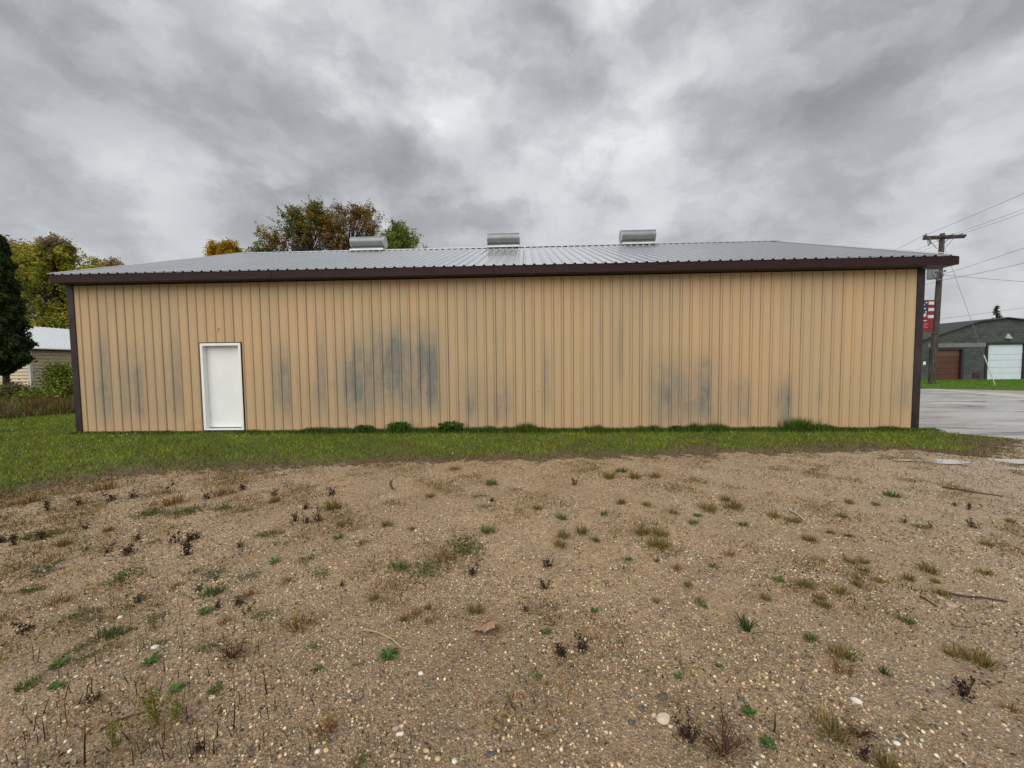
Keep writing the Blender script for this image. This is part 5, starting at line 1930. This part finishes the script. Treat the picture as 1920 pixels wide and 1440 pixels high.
# dry stalk leaning at the door
q0, q1 = aty(354, 796, -.07), aty(380, 789, -.05)
o = MB().tube([q0 + np.array([0, 0, -.04]), q0 + np.array([.02, 0, .06]), (q0 + q1) / 2 + np.array([0, 0, .05]), q1], [.004, .005, .004, .002], 5)
o.tube([(q0 + q1) / 2 + np.array([0, 0, .05]), q1 + np.array([-.10, -.02, .07])], [.003, .001], 4)
M_STRAW = simple('straw', (.42, .33, .14), .5, 0, .15, 30)
M_STICK = simple('dead_stick', (.060, .040, .028), .85, 0, .3, 30)
M_BARE = simple('peeled_stick', (.42, .38, .30), .7, 0, .2, 25)
tag(o.build('dry_stalk', M_STRAW), 'dry bent stalk against the wall left of the white door', 'stalk')

# ------------------------------------------------------------------ litter: leaf, straws, sticks, stones


def gz_(px, py, up=.0):
    p = gnd(px, py)
    p[2] = float(hz(p[0], p[1])) + up
    return p


pts = [gz_(672, 1182, .006), gz_(690, 1183, .014), gz_(712, 1190, .020), (gz_(735, 1201, .016)), gz_(754, 1217, .006)]
tag(MB().tube(pts, [.0022, .0032, .0038, .0042, .0035], 6).build('bent_straw', M_STRAW, smooth=True), 'pale curved straw lying left of the big dead leaf', 'straw')
for pxs, r, m, nm, lab in (
        ([(1480, 957), (1490, 960), (1500, 967), (1508, 975)], .011, M_BARE, 'forked_stick', 'bleached forked stick on the right gravel'),
        ([(1768, 915), (1800, 918), (1840, 923), (1882, 929)], .009, M_STICK, 'long_twig', 'long thin reddish twig on the gravel near the right edge, by the puddle'),
        ([(1772, 1112), (1800, 1119), (1845, 1123), (1888, 1128)], .008, M_STICK, 'long_twig', 'long dark twig on the right gravel below the puddles'),
        ([(30, 1186), (50, 1178), (66, 1172)], .008, M_STICK, 'short_stick', 'short black stick by the left picture edge'),
        ([(190, 1372), (215, 1357), (245, 1348), (272, 1342)], .003, M_STICK, 'thin_twig', 'thin twig lying left of the feathery plants'),
        ([(1725, 1120), (1742, 1130), (1757, 1141)], .005, M_STICK, 'thin_twig', 'short thin twig left of the flat pinkish stones')):
    pts = [gz_(px, py, r * 1.0) + np.array([0, 0, random.uniform(0, r)]) for px, py in pxs]
    mb = MB().tube(pts, [r * (1 - .12 * i) for i in range(len(pts))], 6)
    if nm == 'forked_stick':
        mb.tube([gz_(1490, 960, .012), gz_(1498, 954, .05)], [r * .8, r * .4], 5)
        mb.tube([gz_(1500, 967, .012), gz_(1488, 972, .02)], [r * .7, r * .3], 5)
    tag(mb.build(nm, m, smooth=True), lab, 'twig')

# big dead maple leaf, curled, with its stalk
M_DLEAF, nt, b = new_mat('dead_leaf')
pos = nd(nt, 'TexCoord').outputs['Object']
nn = noise(nt, pos, 30, 5, .6)
nt.links.new(mixc(nt, ramp(nt, nn.outputs[0], [(.3, 0), (.7, 1)]), (.24, .125, .065), (.42, .27, .16)), b.inputs['Base Color'])
b.inputs['Roughness'].default_value = .6
lo = gz_(912, 1183, .004)
ls = 60 * depth(lo) / FPX
out_ = [(-.02, -.42), (.10, -.30), (.30, -.34), (.27, -.20), (.50, -.14), (.42, -.02), (.56, .16), (.34, .14), (.33, .28), (.18, .22), (.06, .46), (-.04, .26), (-.20, .32), (-.22, .15), (-.48, .14), (-.38, -.02), (-.46, -.18), (-.24, -.20), (-.22, -.34), (-.10, -.28)]


def leafz(u, v):
    return .16 + .22 * math.sin(3.2 * u + .6) * math.cos(2.6 * v) + .20 * (u * u) - .10 * v + .06 * math.sin(11 * u + 7 * v)


rings = []
for f_ in (1.0, .66, .33):
    rings.append([(u * f_, v * f_) for u, v in out_])
vs, n = [], len(out_)
for rg_ in rings:
    vs += [(u * ls, v * ls * .95, max(leafz(u, v), .01) * ls * .8) for u, v in rg_]
vs.append((0, 0, leafz(0, 0) * ls * .8))
fs = []
for r in range(2):
    fs += [(r * n + i, r * n + (i + 1) % n, (r + 1) * n + (i + 1) % n, (r + 1) * n + i) for i in range(n)]
fs += [(2 * n + i, 2 * n + (i + 1) % n, 3 * n) for i in range(n)]
lf = thing('dead_leaf', 'big curled brown maple leaf lying on the foreground gravel', 'leaf', lo)
bl = MB().add(vs, fs).build('blade', M_DLEAF, lf, smooth=False)
so = bl.modifiers.new('thick', 'SOLIDIFY')
so.thickness = .0012
vn = MB()
for u, v in ((.06, .40), (.46, .13), (-.42, .12), (.42, -.13), (-.38, -.15)):
    vn.tube([(t * u * ls, t * v * ls * .95, max(leafz(t * u, t * v), .01) * ls * .8 + .001) for t in np.linspace(0, 1, 6)], [.0013 * (1.1 - t) for t in np.linspace(0, 1, 6)], 4)
vn.build('vein', M_STICK, lf)
s1 = gz_(840, 1155, .004) - lo
MB().tube([(0, 0, leafz(0, 0) * ls * .8), s1 * .35 + np.array([0, 0, .022]), s1 * .7 + np.array([0, 0, .016]), s1], [.0018, .0016, .0014, .0018], 5).build('stalk', M_STICK, lf)

M_ST = {}
for nm, col in (('cream', (.62, .52, .36)), ('white', (.70, .66, .56)), ('slate', (.085, .086, .088)), ('pink', (.40, .29, .22)), ('yellow', (.56, .42, .20)), ('grey', (.22, .21, .20))):
    M_ST[nm] = simple(nm + '_stone', col, .45, 0, .16, 60, .0006, .4)
STONES = [(1244, 1345, 30, 'cream', 'big cream oval stone beside the black matted weed'), (1226, 1338, 10, 'cream', 'small cream stone touching the left end of the big cream one'), (1257, 1358, 10, 'cream', 'small cream stone below the big cream one'),
          (1605, 1321, 18, 'white', 'round white stone above the large olive clump at lower right'), (1681, 1397, 13, 'white', 'small white stone near the bottom right clumps'),
          (1244, 1303, 24, 'slate', 'flat dark slate above the big cream stone'), (1202, 1327, 15, 'slate', 'dark slate left of the big cream stone'), (1184, 1353, 19, 'slate', 'dark slate lowest and left of the big cream stone'),
          (1390, 1312, 18, 'slate', 'dark slate left of the bright leafy weed on the right'), (1333, 1353, 15, 'slate', 'dark slate right of the black matted weed'),
          (742, 1368, 14, 'pink', 'pinkish broken pebble at the bottom centre left'), (747, 1378, 10, 'white', 'white chip under the pinkish broken pebble'), (753, 1377, 11, 'white', 'white chip right under the pinkish broken pebble'), (751, 1363, 9, 'yellow', 'yellow pebble above the pinkish broken one'),
          (799, 1407, 12, 'yellow', 'yellow pebble near the bottom, right of the broken pebble'), (821, 1422, 13, 'yellow', 'yellow pebble nearest the bottom edge at centre left'), (852, 1427, 12, 'white', 'white pebble at the bottom edge near the centre'),
          (1783, 1136, 22, 'pink', 'larger flat pinkish stone under the long dark twig'), (1763, 1122, 13, 'pink', 'smaller flat pinkish stone at the end of the long dark twig'),
          (290, 1211, 14, 'white', 'white stone in the left foreground beside a green weed'), (398, 1315, 13, 'cream', 'cream stone right of the feathery plants in the left foreground'), (225, 1153, 11, 'white', 'small white stone left of the round grey-green weed'), (960, 1235, 12, 'pink', 'orange-pink pebble right of the dead leaf'),
          (492, 1333, 14, 'slate', 'grey-blue stone in the dark gravel at lower left'), (655, 1310, 12, 'slate', 'slate pebble in the lower middle left'), (920, 1415, 22, 'slate', 'flat slate at the bottom edge near the centre'), (612, 1415, 12, 'yellow', 'yellow stone at the bottom left of centre'), (789, 1265, 11, 'white', 'white pebble below the dead leaf'),
          (596, 1418, 11, 'white', 'white stone beside the yellow one at the bottom left of centre'), (736, 1417, 12, 'pink', 'orange stone at the bottom edge, left of the yellow pebbles')]
for px, py, w, cn, lab in STONES:
    p = gz_(px, py)
    s = w * depth(p) / FPX / 2 * (.72 if cn == 'slate' else 1)
    th = random.uniform(-.5, .5)
    nu, nv = 12, 7
    vs, fs = [], []
    for r in range(nv):
        el = -.9 + (math.pi / 2 + .9) * r / (nv - 1)
        for k_ in range(nu):
            a = 2 * math.pi * k_ / nu
            wob = 1 + .10 * math.sin(2 * a + px) + .07 * math.sin(3 * a + el * 3 + py)
            rad = math.cos(el) * s * wob
            u, v, z = rad * math.cos(a), rad * .78 * math.sin(a), math.sin(el) * s * (.34 if w > 20 else .5) * (1 + .08 * math.sin(a * 2 + py))
            vs.append((u * math.cos(th) - v * math.sin(th), u * math.sin(th) + v * math.cos(th), z))
    fs = [(r * nu + k_, r * nu + (k_ + 1) % nu, (r + 1) * nu + (k_ + 1) % nu, (r + 1) * nu + k_) for r in range(nv - 1) for k_ in range(nu)] + [tuple(range(nu))[::-1]]
    o = tag(MB().add(vs, fs).build('stone', M_ST[cn], smooth=True), lab, 'stone', 'single stones on the gravel')
    o.location = p + np.array([0, 0, s * .12])
